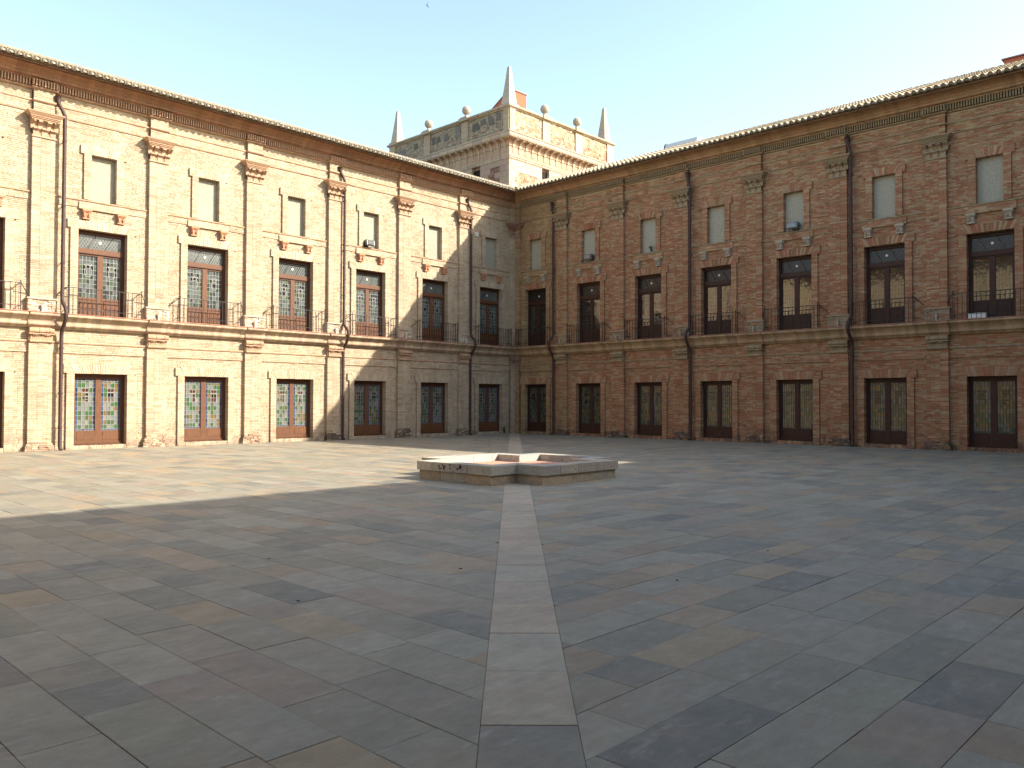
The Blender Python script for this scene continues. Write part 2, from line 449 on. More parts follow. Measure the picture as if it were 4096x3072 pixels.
        for k, q in enumerate(bricks):
            sm, zm = (q[0]+q[1])/2, (q[4]+q[5])/2; w3 = F.P(sm, q[3], zm)
            pr = project(w3); d = (w3-CAM).length; cosv = abs((w3-CAM).normalized().dot(F.od))
            ok = pr and 0 < pr[0] < 4096 and 0 < pr[1] < 3072 and q[1]-q[0] > .2
            arr.append((-(q[1]-q[0])*cosv/d/d if ok else 1, k))
        arr.sort(); pick = set(k for _, k in arr[:300])
        mb = MB()
        for k, q in enumerate(bricks):
            if k in pick:
                vm = min(variants, key=lambda v: sum((a-b_)**2 for a, b_ in zip(v[0], q[6])))[1]
                ext = Vector((abs(F.sd.x), abs(F.sd.y), 0))*(q[1]-q[0])+Vector((abs(F.od.x), abs(F.od.y), 0))*(q[3]-q[2])+Vector((0, 0, q[5]-q[4]))
                inst('brick', vm, root, F.P((q[0]+q[1])/2, (q[2]+q[3])/2, (q[4]+q[5])/2), tuple(ext))
            else: F.box(mb, *q[:6], q[6], back=False)
        tag(mk('brickwork', mb, MBK, root), kind='stuff')
        tag(mk('mortar', mort, MBK, root), kind='stuff')
        # flat-arch voussoirs ------------------------------------------
        vcount = 0
        for kind, w_, zt, zl, n_ in (('door', dw, 2.72, 3.07, 23), ('upper', uw, 7.93, 8.25, 21), ('blind', bw, 10.67, 10.98, 11)):
            ring = []
            for i in range(n_):
                a0, a1 = -w_/2+w_*i/n_, -w_/2+w_*(i+1)/n_; wt = w_+.34
                b0, b1 = -wt/2+wt*i/n_, -wt/2+wt*(i+1)/n_; gp = .007
                mbv = MB(); jit = random.uniform(-.006, .006)
                of = .098+jit; ob = -.3 if kind != 'blind' else -.16; zj = zl+random.uniform(-.012, .006)
                F.exo(mbv, [(a0+gp, zt+random.uniform(0, .01)), (a1-gp, zt+random.uniform(0, .01)), (b1-gp, zj), (b0+gp, zj)], ob, of, bcol(12))
                ring.append(mbv.build('arch_brick', MBK))
            for c in sorted(fb, key=lambda c: -c):
                bm_ = MB(); F.exo(bm_, [(-w_/2+.004, zt+.004), (w_/2-.004, zt+.004), (w_/2+.16, zl-.01), (-w_/2-.16, zl-.01)], -.3 if kind != 'blind' else -.16, .082, BG)
                lo = inst('lintel', bm_.build('lintel', MBK), root, F.shift(c))
                if kind != 'blind' and vcount+n_ <= 300:
                    for me in ring: inst('brick', me, lo, F.shift(c))
                    vcount += n_
                else:
                    j = MB()
                    for me in ring:
                        n0 = j.n; vs = [v.co.copy() for v in me.vertices]; j.v += [tuple(v) for v in vs]; j.c += [bcol(12)]*len(vs); j.n += len(vs)
                        j.f += [tuple(n0+i for i in p.vertices) for p in me.polygons]
                    tag(inst('brick_row', j.build('brick_row', MBK), lo, F.shift(c)), kind='stuff')
    # string courses ---------------------------------------------------
    def sweep(mb, prof, s0, s1, do=0, step=.15, cf=tcol, miter=False, closed=True, ends=True):
        k = max(1, int((s1-s0)/step)); pts = [(o+(do if o > .001 else 0), z) for o, z in prof]
        for i in range(k):
            a, e = s0+(s1-s0)*i/k, s0+(s1-s0)*(i+1)/k; c = cf(); jo = random.uniform(-.004, .004)
            A = [F.P(a if not (miter and i == 0) else o, o+(jo if o > .001 else 0), z) for o, z in pts]
            B = [F.P(e, o+(jo if o > .001 else 0), z) for o, z in pts]
            n = mb.n; mb.v += [tuple(p) for p in A+B]; mb.c += [c]*(2*len(A)); mb.n += 2*len(A); m_ = len(A)
            for q in range(m_-1): mb.f.append((n+q, n+q+1, n+m_+q+1, n+m_+q))
            if i == 0 or i == k-1 or True:
                mb.f.append(tuple(range(n+m_-1, n-1, -1))); mb.f.append(tuple(range(n+m_, n+2*m_)))
    send = L
    def runs(do_p, half=.36):
        """pieces of wall with breaks forward over pilasters"""
        cutsP = [(p-half, p+half) for p in pils]
        out = [(0, half+.1, 'c')]
        prev = half+.1
        for a, e in cutsP:
            if a < prev: continue
            out.append((prev, a, 0)); out.append((a, e, 1)); prev = e
        out.append((prev, send, 0)); return out
    if full:
        for (z, th, pr, over) in ((3.75, .09, .09, True), (3.41, .05, .062, False), (8.93, .075, .085, False), (8.70, .04, .05, False), (11.755, .05, .055, True), (12.12, .085, .085, True)):
            mb = MB()
            for a, e, t_ in runs(0):
                if a > smax: break
                e = min(e, smax)
                if t_ == 0: sweep(mb, [(.0, z), (pr*.7, z+.005), (pr, z+th*.4), (pr, z+th*.8), (pr*.75, z+th), (.0, z+th)], a, e, 0)
                elif over: sweep(mb, [(.0, z), (pr*.7, z+.005), (pr, z+th*.4), (pr, z+th*.8), (pr*.75, z+th), (.0, z+th)], a, e, .15 if t_ == 1 else .13)
                elif t_ == 'c': pass
            tag(mk('string_course', mb, MT, root), kind='stuff')
    # balcony cornice
    mb = MB()
    prof = [(0, 4.27), (.12, 4.28), (.16, 4.34), (.24, 4.36), (.26, 4.40), (.26, 4.45), (.22, 4.465), (.235, 4.52), (.30, 4.60), (.40, 4.675), (.46, 4.685), (.475, 4.72), (.465, 4.765), (.0, 4.78)]
    for a, e, t_ in runs(0, .44):
        sweep(mb, prof, a, e, .05 if t_ == 1 else 0, .16, (lambda: vary((.42, .31, .21) if left else (.40, .28, .165), .22, .05)), miter=(t_ == 'c'))
    bcn = mk('balcony_cornice', mb, MT, root)
    mb = MB()
    for a, e, t_ in runs(0, .44):
        sweep(mb, [(0, 4.782), (.485, 4.77), (.492, 4.785), (.485, 4.80), (0, 4.806)], a, e, .05 if t_ == 1 else 0, .30, (lambda: vary((.36, .17, .11), .12, .04)), miter=(t_ == 'c'))
    mk('slab_edge', mb, MT, bcn)
    # main cornice
    mb = MB()
    bed = [(0, 12.55), (.06, 12.555), (.11, 12.57), (.13, 12.59), (.13, 12.615), (.0, 12.615)]
    top = [(0, 12.86), (.20, 12.86), (.22, 12.90), (.33, 12.915), (.36, 12.95), (.36, 13.0), (.40, 13.02), (.44, 13.075), (.54, 13.14), (.66, 13.175), (.70, 13.18), (.70, 13.205), (.66, 13.215), (.80, 13.225), (1.02, 13.23), (1.02, 13.26), (0, 13.6)]
    for a, e, t_ in runs(0, .42):
        sweep(mb, bed, a, e, .13 if t_ == 1 else (.08 if t_ == 'c' else 0), .15)
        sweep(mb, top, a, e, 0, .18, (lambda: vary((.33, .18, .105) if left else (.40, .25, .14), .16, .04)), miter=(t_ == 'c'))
        if t_ == 1 or t_ == 'c': F.box(mb, a, e, -.02, .17, 12.61, 12.87, tcol())
    F.box(mb, 0, send, -.30, .02, 12.5, 12.9, BG)
    crn = mk('cornice', mb, MT, root)
    # dentils
    if full:
        m_ = MB(); F.box(m_, -.022, .022, -.10, .015, -.11, .11, tcol()); dm = m_.build('dentil', MT)
        m2 = MB(); lst = []
        s = .55
        while s < smax:
            onp = any(abs(s-p) < .42 for p in pils); lst.append((s, .26 if onp else .13)); s += .092
        lst.sort(key=lambda q: 1 if not seen(F.P(q[0], .2, 12.75)) else (F.P(q[0], .2, 12.75)-CAM).length/1000)
        for i, (s, o) in enumerate(lst):
            if i < 300: inst('dentil', dm, crn, F.P(s, o+.06, 12.74)-F.org)
            else: F.box(m2, s-.024, s+.024, o, o+.06, 12.63, 12.85, tcol())
        # dentil backing course, colour darkened to imitate shade between the dentils
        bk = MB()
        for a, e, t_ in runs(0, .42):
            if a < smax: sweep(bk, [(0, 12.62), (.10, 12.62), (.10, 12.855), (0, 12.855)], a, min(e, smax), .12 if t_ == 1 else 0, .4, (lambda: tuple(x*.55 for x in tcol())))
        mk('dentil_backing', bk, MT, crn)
        if m2.n: tag(mk('dentil_course', m2, MT, crn), kind='stuff')
    # roof -------------------------------------------------------------
    SLP = math.tan(rad(22)); EO, EZ = 1.13, 13.19
    def rz(o): return EZ+.03+(EO-o)*SLP
    rb = MB()
    lo_s = -4.2 if full else EO
    for (oa, ob) in ((.9, -3.1),):
        A = [F.P(.9 if full else 0, .9, rz(.9)-.05), F.P(L, .9, rz(.9)-.05), F.P(L, -3.1, rz(-3.1)-.05), F.P(-3.1 if full else 0, -3.1, rz(-3.1)-.05)]
        B = [p-Vector((0, 0, .10)) for p in A]; rb.prism(B, A, (.3, .2, .13))
        A = [F.P(-3.1 if full else 0, -3.1, rz(-3.1)-.05), F.P(L, -3.1, rz(-3.1)-.05), F.P(L, -8.2, 13.0), F.P(-8.2 if full else 0, -8.2, 13.0)]
        B = [p-Vector((0, 0, .10)) for p in A]; rb.prism(B, A, (.3, .2, .13))
    roof = mk('roof', rb, M_TILE, root)
    TP, TL_, RAD_ = .25, .42, .096; cs = math.cos(rad(22)); sn = math.sin(rad(22))
    TPAL = [(.40, .34, .25), (.34, .275, .195), (.43, .38, .29), (.30, .26, .20), (.37, .27, .19), (.33, .30, .24)] if left else [(.50, .40, .27), (.45, .35, .23), (.53, .45, .33), (.36, .29, .19), (.47, .33, .21), (.36, .32, .24)]
    def tile(mb, s, d, cover, col, thick, base=(0, 0, 0), local=False):
        """half pipe from slope distance d upwards; d measured from the eave"""
        NS = 6; r0 = RAD_; r1 = RAD_*.86
        def pt(ang, r, dist, up):
            lo = math.cos(ang)*r*1.03; hi = math.sin(ang)*r
            if not cover: hi = -hi*.8+.035; lo *= .78
            else: hi = hi*1.35
            hi += up
            o = EO-(dist)*cs-hi*sn*(-1); z = EZ+.03+dist*sn+hi*cs
            p = F.P(s+lo, o, z)
            return p-F.P(s, EO-d*cs, EZ+.03+d*sn) if local else p
        angs = [math.pi*i/NS for i in range(NS+1)]
        rings = []
        rings.append([pt(a, r0, d, 0) for a in angs]); rings.append([pt(a, r1, d+TL_, -.022) for a in angs])
        rin = [pt(a, r0-.016, d, 0) for a in angs]; rin2 = [pt(a, r0-.016, d+(.12 if thick else .02), 0) for a in angs]
        n = mb.n; k = NS+1
        for rg in (rings[0], rings[1], rin, rin2): mb.v += [tuple(p) for p in rg]
        mb.c += [col]*(4*k); mb.n += 4*k
        if thick and cover:                    # mortar plug in the open end
            mb.v += [tuple(pt(a, r0-.012, d+.03, 0)) for a in angs]; mb.c += [(.55, .49, .37) if left else (.25, .21, .15)]*k; mb.f.append(tuple(range(n+4*k+k-1, n+4*k-1, -1))); mb.n += k
        for i in range(NS):
            mb.f.append((n+i, n+i+1, n+k+i+1, n+k+i)); mb.f.append((n+i+1, n+i, n+2*k+i, n+2*k+i+1)); mb.f.append((n+2*k+i+1, n+2*k+i, n+3*k+i, n+3*k+i+1))
    if full:
        tm = []
        for cv in (True, False):
            for c in TPAL:
                c = c if cv else tuple(x*.45 for x in c)  # channel tiles darkened to paint the shade between cover tiles
                m_ = MB(); tile(m_, 0, 0, cv, c, True, local=True); me = m_.build('roof_tile', M_TILE); tm.append((cv, me))
        fieldm = MB(); cnt = 0; nr = int(4.5/.36)
        first = []
        for r_ in range(nr):
            d = r_*.355
            s = EO+.05-(d if full else 0)
            k = 0; s = EO+.10-math.floor(d*cs/TP)*TP
            while s < L-.1:
                for cv in (True, False):
                    ss = s if cv else s+TP/2
                    first.append((r_, ss+random.uniform(-.008, .008), d, cv))
                s += TP
        def key(q):
            r_, s, d, cv = q; p = F.P(s, EO-d*cs, EZ+d*sn)
            return (0 if seen(p, 0) else 1, r_ if cv else r_+(.5 if r_ == 0 else 3), s*-1)
        first.sort(key=key)
        for i, (r_, s, d, cv) in enumerate(first):
            dj = random.uniform(-.012, .012)
            if i < 300:
                me = random.choice([m_ for c_, m_ in tm if c_ == cv])
                inst('roof_tile', me, roof, F.P(s, EO-(d+dj)*cs, EZ+.03+(d+dj)*sn))
            else: tile(fieldm, s, d+dj, cv, vary(random.choice(TPAL), .1), r_ == 0)
        tag(mk('tile_field', fieldm, M_TILE, roof), kind='stuff')
        # mortar bedding under the eave tiles, darkened to paint shade in the gaps
        em = MB()
        sweep(em, [(.80, 13.23), (1.02, 13.215), (1.03, 13.235), (.80, 13.30)], EO, smax, 0, .12, (lambda: vary((.16, .12, .085), .2)))
        mk('eave_bedding', em, M_TILE, roof)
    if not full:
        em = MB(); F.box(em, 0, L, .5, 1.02, 13.2, 13.30, (.4, .3, .2)); mk('eave', em, M_TILE, roof)
        return root
    # pilasters ----------------------------------------------------------
    def leaf(mb, s, w_, z0, h, o0, out, col):
        rg = [(o0-.03, z0), (o0+.02, z0), (o0+.025, z0+h*.55), (o0+out*.75, z0+h*.78), (o0+out, z0+h*.80), (o0+out, z0+h*.9), (o0+out*.7, z0+h), (o0-.03, z0+h)]
        a = [F.P(s-w_/2*(.75 if z < z0+h*.5 else 1), o, z) for o, z in rg]; b_ = [F.P(s+w_/2*(.75 if z < z0+h*.5 else 1), o, z) for o, z in rg]
        mb.prism(a, b_, col)
    cap = MB()
    F.box(cap, -.385, .385, 0, .175, 10.88, 10.94, tcol()); F.box(cap, -.33, .33, 0, .145, 10.94, 11.46, tuple(x*.8 for x in TC))
    for s in (-.27, 0, .27): leaf(cap, s, .19, 10.94, .25, .145, .12, tcol())
    for s in (-.37, -.135, .135, .37): leaf(cap, s, .15, 11.15, .29, .145, .17, tcol())
    for s in (-.40, 0, .40): leaf(cap, s, .11, 11.27, .19, .15, .22, tcol())
    F.box(cap, -.42, .42, 0, .24, 11.46, 11.51, tcol()); F.box(cap, -.45, .45, 0, .275, 11.515, 11.555, tcol()); F.box(cap, -.48, .48, 0, .31, 11.56, 11.605, tcol())
    rg0 = [F.P(s, o, 11.605) for s, o in ((-.50, 0), (.50, 0), (.50, .33), (-.50, .33))]; rg1 = [F.P(s, o, 11.69) for s, o in ((-.575, 0), (.575, 0), (.575, .405), (-.575, .405))]
    cap.prism(rg0, rg1, tcol()); F.box(cap, -.58, .58, 0, .41, 11.69, 11.725, tcol())
    capm = cap.build('capital', MT)
    lc = MB(); F.box(lc, -.33, .33, 0, .16, 3.83, 4.28, tcol()); F.box(lc, -.40, .40, 0, .27, 4.035, 4.075, tcol())
    for s in (-.18, .18):
        for q in range(5):
            x = s+(q-2)*.06*1.1; leaf(lc, x, .05, 3.84, .20, .15, .07+.02*(2-abs(q-2)), tcol())
    for q in range(5):
        a = -.39+q*.158; rr = .085 if q % 2 == 0 else .07
        F.ex(lc, [(.20+rr*math.cos(t_), 4.165+rr*math.sin(t_)*1.05) for t_ in [math.pi*2*k/10 for k in range(10)]], a, a+.150, tcol())
    lcm = lc.build('scroll_capital', MT)
    PWHITE = [(.45, .29, .20), (.50, .45, .37), (.46, .36, .27)] if left else [(.30, .23, .15), (.36, .29, .20), (.28, .19, .13)]
    def shaft(p, corner, zlo, zhi):
        mb = MB(); a, e = p-.36, p+.36
        if corner: a, e = .0, .47
        z = zlo; i = 0
        while z < zhi-.01:
            z1 = min(z+CR, zhi); zm = (z+z1)/2; wb = .015 if zm < 4.2 else (0 if zm < 11 else -.03)
            if True:
                aa, ee = (a-wb if not corner else a), e+wb
                sp = [(aa, aa+.27), (aa+.27, aa+.45 if not corner else ee), (aa+.45, ee)] if i % 2 else [(aa, aa+.14), (aa+.14, ee-.27 if not corner else aa+.3), (ee-.27 if not corner else aa+.3, ee)]
                for x, y in sp:
                    if y-x > .02:
                        oo = .16+random.uniform(-.006, .005)
                        if zm < .42: oo += random.uniform(-.02, .012)
                        F.box(mb, x+(.004 if x > aa else 0), y-(.004 if y < ee else 0), -.02, oo, z+.007, z1-.006, bcol(p if p > 1 else 2, zm), back=False)
                F.box(mb, aa+.008, ee-.008, 0, .146, z, z1, BG, back=False)
            z = z1; i += 1
        return mk('pilaster', mb, MBK, root)
    def pilaster(p, corner=False):
        pl_ = shaft(p, corner, 0, 4.3); po = shaft(p, corner, 4.78, 12.56)
        if not corner:
            inst('capital', capm, po, F.shift(p)+F.od*.03); inst('scroll_capital', lcm, pl_, F.shift(p)+F.od*.03)
            # pedestal on the balcony level
            pd = MB()
            z = 4.78; i = 0
            while z < 5.24:
                x = p-.44
                if i % 2: x -= .12
                while x < p+.44-.01:
                    x1 = min(x+.245, p+.44); xa = max(x, p-.44)
                    deep = (abs((xa+x1)/2-p) < .30 and .10 < z-4.78 < .42)
                    if x1-xa > .02: F.box(pd, xa+.006, x1-.006, 0, .215-(.03 if deep else 0)+random.uniform(-.008, .006), z+.008, z+CR-.004, vary(random.choice(PWHITE+[bcol(p)]), .1), back=False)
                    x += .245
                z += CR; i += 1
            F.box(pd, p-.435, p+.435, 0, .175, 4.78, 5.26, vary((.46, .40, .31) if left else (.30, .25, .18), .05))
            F.box(pd, p-.465, p+.465, 0, .24, 5.255, 5.305, vary((.44, .36, .27) if left else (.34, .27, .18), .05))
            pob = mk('pedestal', pd, MBK, po)
            kn = MB()
            prof_ = [(.0, 4.78), (.05, 4.78), (.055, 4.82), (.025, 4.86), (.035, 4.93), (.05, 4.99), (.03, 5.06), (.05, 5.08), (.0, 5.09)]
            for q in range(8):
                t0, t1 = 2*math.pi*q/8, 2*math.pi*(q+1)/8
                for (r0, z0), (r1, z1) in zip(prof_[:-1], prof_[1:]):
                    kn.poly([F.P(p+r0*math.cos(t0), .27+r0*math.sin(t0), z0), F.P(p+r0*math.cos(t1), .27+r0*math.sin(t1), z0), F.P(p+r1*math.cos(t1), .27+r1*math.sin(t1), z1), F.P(p+r1*math.cos(t0), .27+r1*math.sin(t0), z1)], (.60, .56, .46) if left else (.40, .36, .27))
            mk('finial', kn, M_PLAS, pob)
            # eroded footing
            ft = MB(); z = 0; hgt = random.uniform(.26, .44); br = random.uniform(.44, .52); dark = (.15, .115, .085) if not left or p < 14 else (.33, .22, .15)
            while z < hgt:
                k = z/hgt; x = p-br*(1-.25*k*k); xe = p+br*(1-.25*k*k)
                while x < xe-.02:
                    ln = random.uniform(.14, .27); x1 = min(x+ln, xe)
                    F.box(ft, x+.008, x1-.006, 0, .245-.05*k+random.uniform(-.035, .02), z+.006, z+.058, vary(random.choice([dark, dark, tuple(c_*1.5 for c_ in dark), bcol(p)]), .25), back=False)
                    x = x1
                z += CR
            mk('footing', ft, MBK, pl_)
        return po
    for p in fp: pilaster(p)
    po = pilaster(0, True)
    if left:                                   # the folded capital in the inner corner
        cc = MB()
        for s0_, o1_, z0_, z1_ in ((.50, .17, 10.89, 10.94), (.46, .16, 10.94, 11.42), (.56, .24, 11.40, 11.46), (.62, .30, 11.46, 11.53), (.72, .36, 11.53, 11.62), (.80, .42, 11.62, 11.72)):
            F.box(cc, 0, s0_, 0, o1_, z0_, z1_, vary((.30, .17, .12), .1)); F.box(cc, 0, o1_-.002, 0, s0_, z0_+.002, z1_-.002, vary((.30, .17, .12), .1))
        for s in (.22, .42): leaf(cc, s, .15, 10.94, .22, .155, .09, (.30, .17, .12)); leaf(cc, s, .15, 11.16, .22, .155, .12, (.28, .16, .11))
        for s0_, o1_, z0_, z1_ in ((.46, .18, 3.83, 4.05), (.54, .28, 4.05, 4.09), (.50, .24, 4.09, 4.26)):
            F.box(cc, 0, s0_, 0, o1_, z0_, z1_, vary((.26, .16, .11), .1)); F.box(cc, 0, o1_-.002, 0, s0_, z0_+.002, z1_-.002, vary((.26, .16, .11), .1))
        mk('corner_capital', cc, MT, po)
    # brackets under the blind windows
    br = MB(); bc = (.44, .21, .12) if left else (.40, .33, .24); bc2 = bc if left else (.44, .38, .27)
    F.box(br, -.155, .155, 0, .23, 8.575, 8.655, vary(bc2)); F.box(br, -.145, .145, 0, .20, 8.535, 8.575, vary(bc2))
    F.ex(br, [(0, 8.54), (.17, 8.54), (.16, 8.46), (.12, 8.38), (.135, 8.33), (0, 8.33)], -.12, .12, vary(bc))
    F.box(br, -.095, -.055, .05, .185, 8.36, 8.53, vary(bc)); F.box(br, .055, .095, .05, .185, 8.36, 8.53, vary(bc))
    F.box(br, -.135, .135, 0, .16, 8.29, 8.33, vary(bc2)); brm = br.build('bracket', MT)
    for c in fb:
        for q in (-.60, .60): inst('bracket', brm, root, F.shift(c+q))
    # blind windows
    bl = MB(); F.box(bl, -bw/2+.002, bw/2-.002, -.3, -.13, 9.0, 10.67, (.31, .285, .215) if left else (.38, .35, .265)); blm = bl.build('blind_window', M_PLAS)
    for c in fb: inst('blind_window', blm, root, F.shift(c))
    # ground floor doors -------------------------------------------------
    pane_m = {}
    def pane_mesh(key, mt):
        if key not in pane_m:
            m_ = MB(); u = Frame((0, 0, 0), (1, 0, 0), (0, 1, 0), False); u.box(m_, -.5, .5, -.5, .5, -.5, .5)
            me = m_.build('pane', mt); pane_m[key] = me
        return pane_m[key]
    SX = Vector((abs(F.sd.x), abs(F.sd.y), 0)); OX = Vector((abs(F.od.x), abs(F.od.y), 0))
    budget = [300]; stuffs = {}
    def pane(par, key, mt, c, s0, s1, z0, z1, o, indiv):
        th = .008
        if indiv and budget[0] > 0:
            budget[0] -= 1
            ext = SX*(s1-s0)+OX*th+Vector((0, 0, z1-z0))
            inst('pane', pane_mesh(key, mt), par, F.P(c+(s0+s1)/2, o, (z0+z1)/2), tuple(ext))
        else:
            stuffs.setdefault((par.name, key), [par, mt, MB()]); F.box(stuffs[(par.name, key)][2], c+s0, c+s1, o-th/2, o+th/2, z0, z1)
    WD = (.085, .032, .013) if left else (.042, .016, .009); WD2 = (.115, .046, .018) if left else (.050, .019, .010)  # right wing wood coloured darker to imitate its shade
    h = dw/2; fr = MB()
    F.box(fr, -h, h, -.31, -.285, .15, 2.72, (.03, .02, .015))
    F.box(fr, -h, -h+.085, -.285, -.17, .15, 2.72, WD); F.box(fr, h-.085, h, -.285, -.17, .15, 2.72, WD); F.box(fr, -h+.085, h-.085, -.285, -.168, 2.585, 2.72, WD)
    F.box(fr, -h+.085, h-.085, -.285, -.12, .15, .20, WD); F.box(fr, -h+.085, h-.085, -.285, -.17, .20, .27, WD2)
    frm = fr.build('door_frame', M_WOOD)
    gw = (dw-.17)/2-.155
    lf = MB(); W0 = (dw-.17)/2
    F.box(lf, 0, .045, -.27, -.20, .27, 2.585, WD); F.box(lf, W0-.105, W0, -.27, -.195, .27, 2.585, WD2); F.box(lf, .045, W0-.105, -.27, -.20, 2.54, 2.585, WD)
    F.box(lf, .045, W0-.105, -.27, -.20, .27, .66, WD2); F.box(lf, .10, W0-.16, -.20, -.19, .33, .60, vary(WD2, .1))
    lfm = lf.build('door_leaf', M_WOOD)
    lfr = MB()
    W1 = W0; F.box(lfr, -.045, 0, -.27, -.20, .27, 2.585, WD); F.box(lfr, -W0, -W0+.105, -.27, -.195, .27, 2.585, WD2); F.box(lfr, -W0+.105, -.045, -.27, -.20, 2.54, 2.585, WD)
    F.box(lfr, -W0+.105, -.045, -.27, -.20, .27, .66, WD2); F.box(lfr, -W0+.16, -.10, -.20, -.19, .33, .60, vary(WD2, .1))
    lfrm = lfr.build('door_leaf', M_WOOD)
    GS = W0-.15
    cols = [0, .085]+[.085+(GS-.17)*k/4 for k in (1, 2, 3, 4)]+[GS]
    rows = [.66, .72, .87]+[.87+.169*k for k in range(1, 10)]; rows = [z for z in rows if z < 2.45]+[2.47, 2.54]
    PALG = GL if left else GR
    def crest(par, mt_l, x0, kind_):
        """crown over a quartered shield, leaded in front of the grid"""
        G_ = PALG; o = -.236; cx = x0; zc = 1.86
        def bx(nm, s0, s1, z0, z1, d=.004): 
            m_ = MB(); F.box(m_, s0, s1, o-.01, o+d, z0, z1); mk('emblem_glass', m_, G_[nm], par)
        cr_ = MB(); ring = [(cx-.085, zc+.20), (cx+.085, zc+.20), (cx+.16, zc+.345), (cx+.085, zc+.31), (cx+.06, zc+.36), (cx, zc+.31), (cx-.06, zc+.36), (cx-.085, zc+.31), (cx-.16, zc+.345)]
        tri = [(ring[0], ring[1], ring[2], ring[3]), (ring[0], ring[3], ring[5]), (ring[3], ring[4], ring[5]), (ring[0], ring[5], ring[7]), (ring[5], ring[6], ring[7]), (ring[0], ring[7], ring[8])]
        for t_ in tri: F.exo(cr_, list(t_), o-.01, o+.004)
        mk('emblem_crown', cr_, G_['maroon'], par)
        ld = MB()
        for i in range(len(ring)):
            (xa, za), (xb, zb) = ring[i], ring[(i+1) % len(ring)]; dx, dz = xb-xa, zb-za; q = math.hypot(dx, dz)
            nx, nz_ = -dz/q*.006, dx/q*.006
            F.exo(ld, [(xa-nx, za-nz_), (xb-nx, zb-nz_), (xb+nx, zb+nz_), (xa+nx, za+nz_)], o+.001, o+.01)
        w2 = .105
        if kind_ == 0:
            bx('black', cx-w2, cx+w2, zc+.01, zc+.17)
            for k in range(5): bx('maroon', cx-w2+k*.045, cx-w2+k*.045+.022, zc-.17, zc)
            bx('milky', cx-w2, cx+w2, zc-.17, zc, .002)
        elif kind_ == 1:
            for k in range(3): bx('black', cx-w2, cx, zc-.16+k*.12, zc-.09+k*.12)
            bx('amber', cx+.01, cx+w2, zc-.17, zc+.16, .002); bx('black', cx+.02, cx+w2-.02, zc-.04, zc+.03)
        elif kind_ == 2:
            bx('black', cx-w2, cx-.03, zc, zc+.14); bx('maroon', cx-.03, cx+.03, zc, zc+.16); bx('black', cx+.03, cx+w2, zc, zc+.14)
            bx('maroon', cx-w2, cx-.01, zc-.15, zc-.01); bx('maroon', cx+.01, cx+w2, zc-.15, zc-.01); bx('black', cx-.012, cx+.012, zc-.19, zc)
        elif kind_ == 3:
            bx('maroon', cx-w2, cx-.01, zc-.16, zc+.15); bx('clear', cx, cx+w2, zc-.16, zc+.15)
        elif kind_ == 4:
            F2 = MB(); F.exo(F2, [(cx-.09, zc-.18), (cx+.09, zc-.18), (cx+.03, zc+.05), (cx+.035, zc+.12), (cx, zc+.16), (cx-.035, zc+.12), (cx-.03, zc+.05)], o-.01, o+.004); mk('emblem_glass', F2, G_['black'], par)
            bx('milky', cx-.11, cx+.11, zc-.18, zc+.16, .001)
        else:
            bx('maroon', cx-.07, cx-.01, zc-.16, zc+.14); bx('black', cx+.055, cx+.075, zc-.10, zc+.08); bx('black', cx+.03, cx+.10, zc-.02, zc+.01); bx('amber', cx-.1, cx+.11, zc-.17, zc+.15, .001)
        for a_, b_, c_, d_ in ((cx-w2-.012, cx-w2, zc-.19, zc+.18), (cx+w2, cx+w2+.012, zc-.19, zc+.18), (cx-w2, cx+w2, zc-.2, zc-.188), (cx-w2, cx+w2, zc+.172, zc+.185)):
            F.box(ld, a_, b_, o+.001, o+.012, c_, d_)
        mk('emblem_lead', ld, mt_l, par)
    order = sorted(fb, key=lambda c: -c if seen(F.P(c, 0, 1.5), 0) else 100-c)
    dcame = {}
    for side in (0, 1):
        m_ = MB(); x0 = .045 if side == 0 else -W0+.105; base = -h+.085 if side == 0 else h-.085
        for x in cols: F.box(m_, base+x0+x-.006, base+x0+x+.006, -.247, -.226, .66, 2.54)
        for z in rows: F.box(m_, base+x0, base+x0+GS, -.246, -.227, z-.006, z+.006)
        dcame[side] = m_.build('lead_came', M_LEAD if left else M_DLEAD)
    for di, c in enumerate(order):
        d = inst('stained_glass_door', frm, root, F.shift(c))
        inst('door_leaf', lfm, d, F.shift(c-h+.085)); inst('door_leaf', lfrm, d, F.shift(c+h-.085))
        vis = seen(F.P(c, 0, 1.5), 0)
        for side in (0, 1):
            x0 = (-h+.085+.045) if side == 0 else (h-.085-W0+.105)
            inst('lead_came', dcame[side], d, F.shift(c))
            for i in range(len(cols)-1):
                for j in range(len(rows)-1):
                    edge = i in (0, len(cols)-2) or j in (0, len(rows)-2)
                    if edge: key = random.choice(['blue', 'blue', 'blue', 'navy']) if left else random.choice(['blue', 'clear', 'moss'])
                    else: key = random.choice(['green', 'clear', 'amber', 'clear', 'milky', 'green', 'moss', 'clear']) if left else random.choice(['moss', 'green', 'amber', 'clear', 'milky', 'amber', 'moss'])
                    pane(d, key, PALG[key], c, x0+cols[i]+.003, x0+cols[i+1]-.003, rows[j]+.003, rows[j+1]-.003, -.243, vis and di < 2 and len(rows)*len(cols) > 0)
            crest(d, M_LEAD if left else M_DLEAD, c+x0+GS/2, (di*2+side) % 6)
    # balcony doors ------------------------------------------------------
    h = uw/2; fr = MB()
    F.box(fr, -h, h, -.31, -.285, 4.78, 7.93, (.03, .02, .015))
    F.box(fr, -h, -h+.08, -.285, -.17, 4.78, 7.93, WD); F.box(fr, h-.08, h, -.285, -.17, 4.78, 7.93, WD); F.box(fr, -h+.08, h-.08, -.285, -.168, 7.80, 7.93, WD)
    F.box(fr, -h+.08, h-.08, -.285, -.16, 7.13, 7.29, WD2); F.box(fr, -h+.08, h-.08, -.285, -.15, 7.10, 7.13, WD)
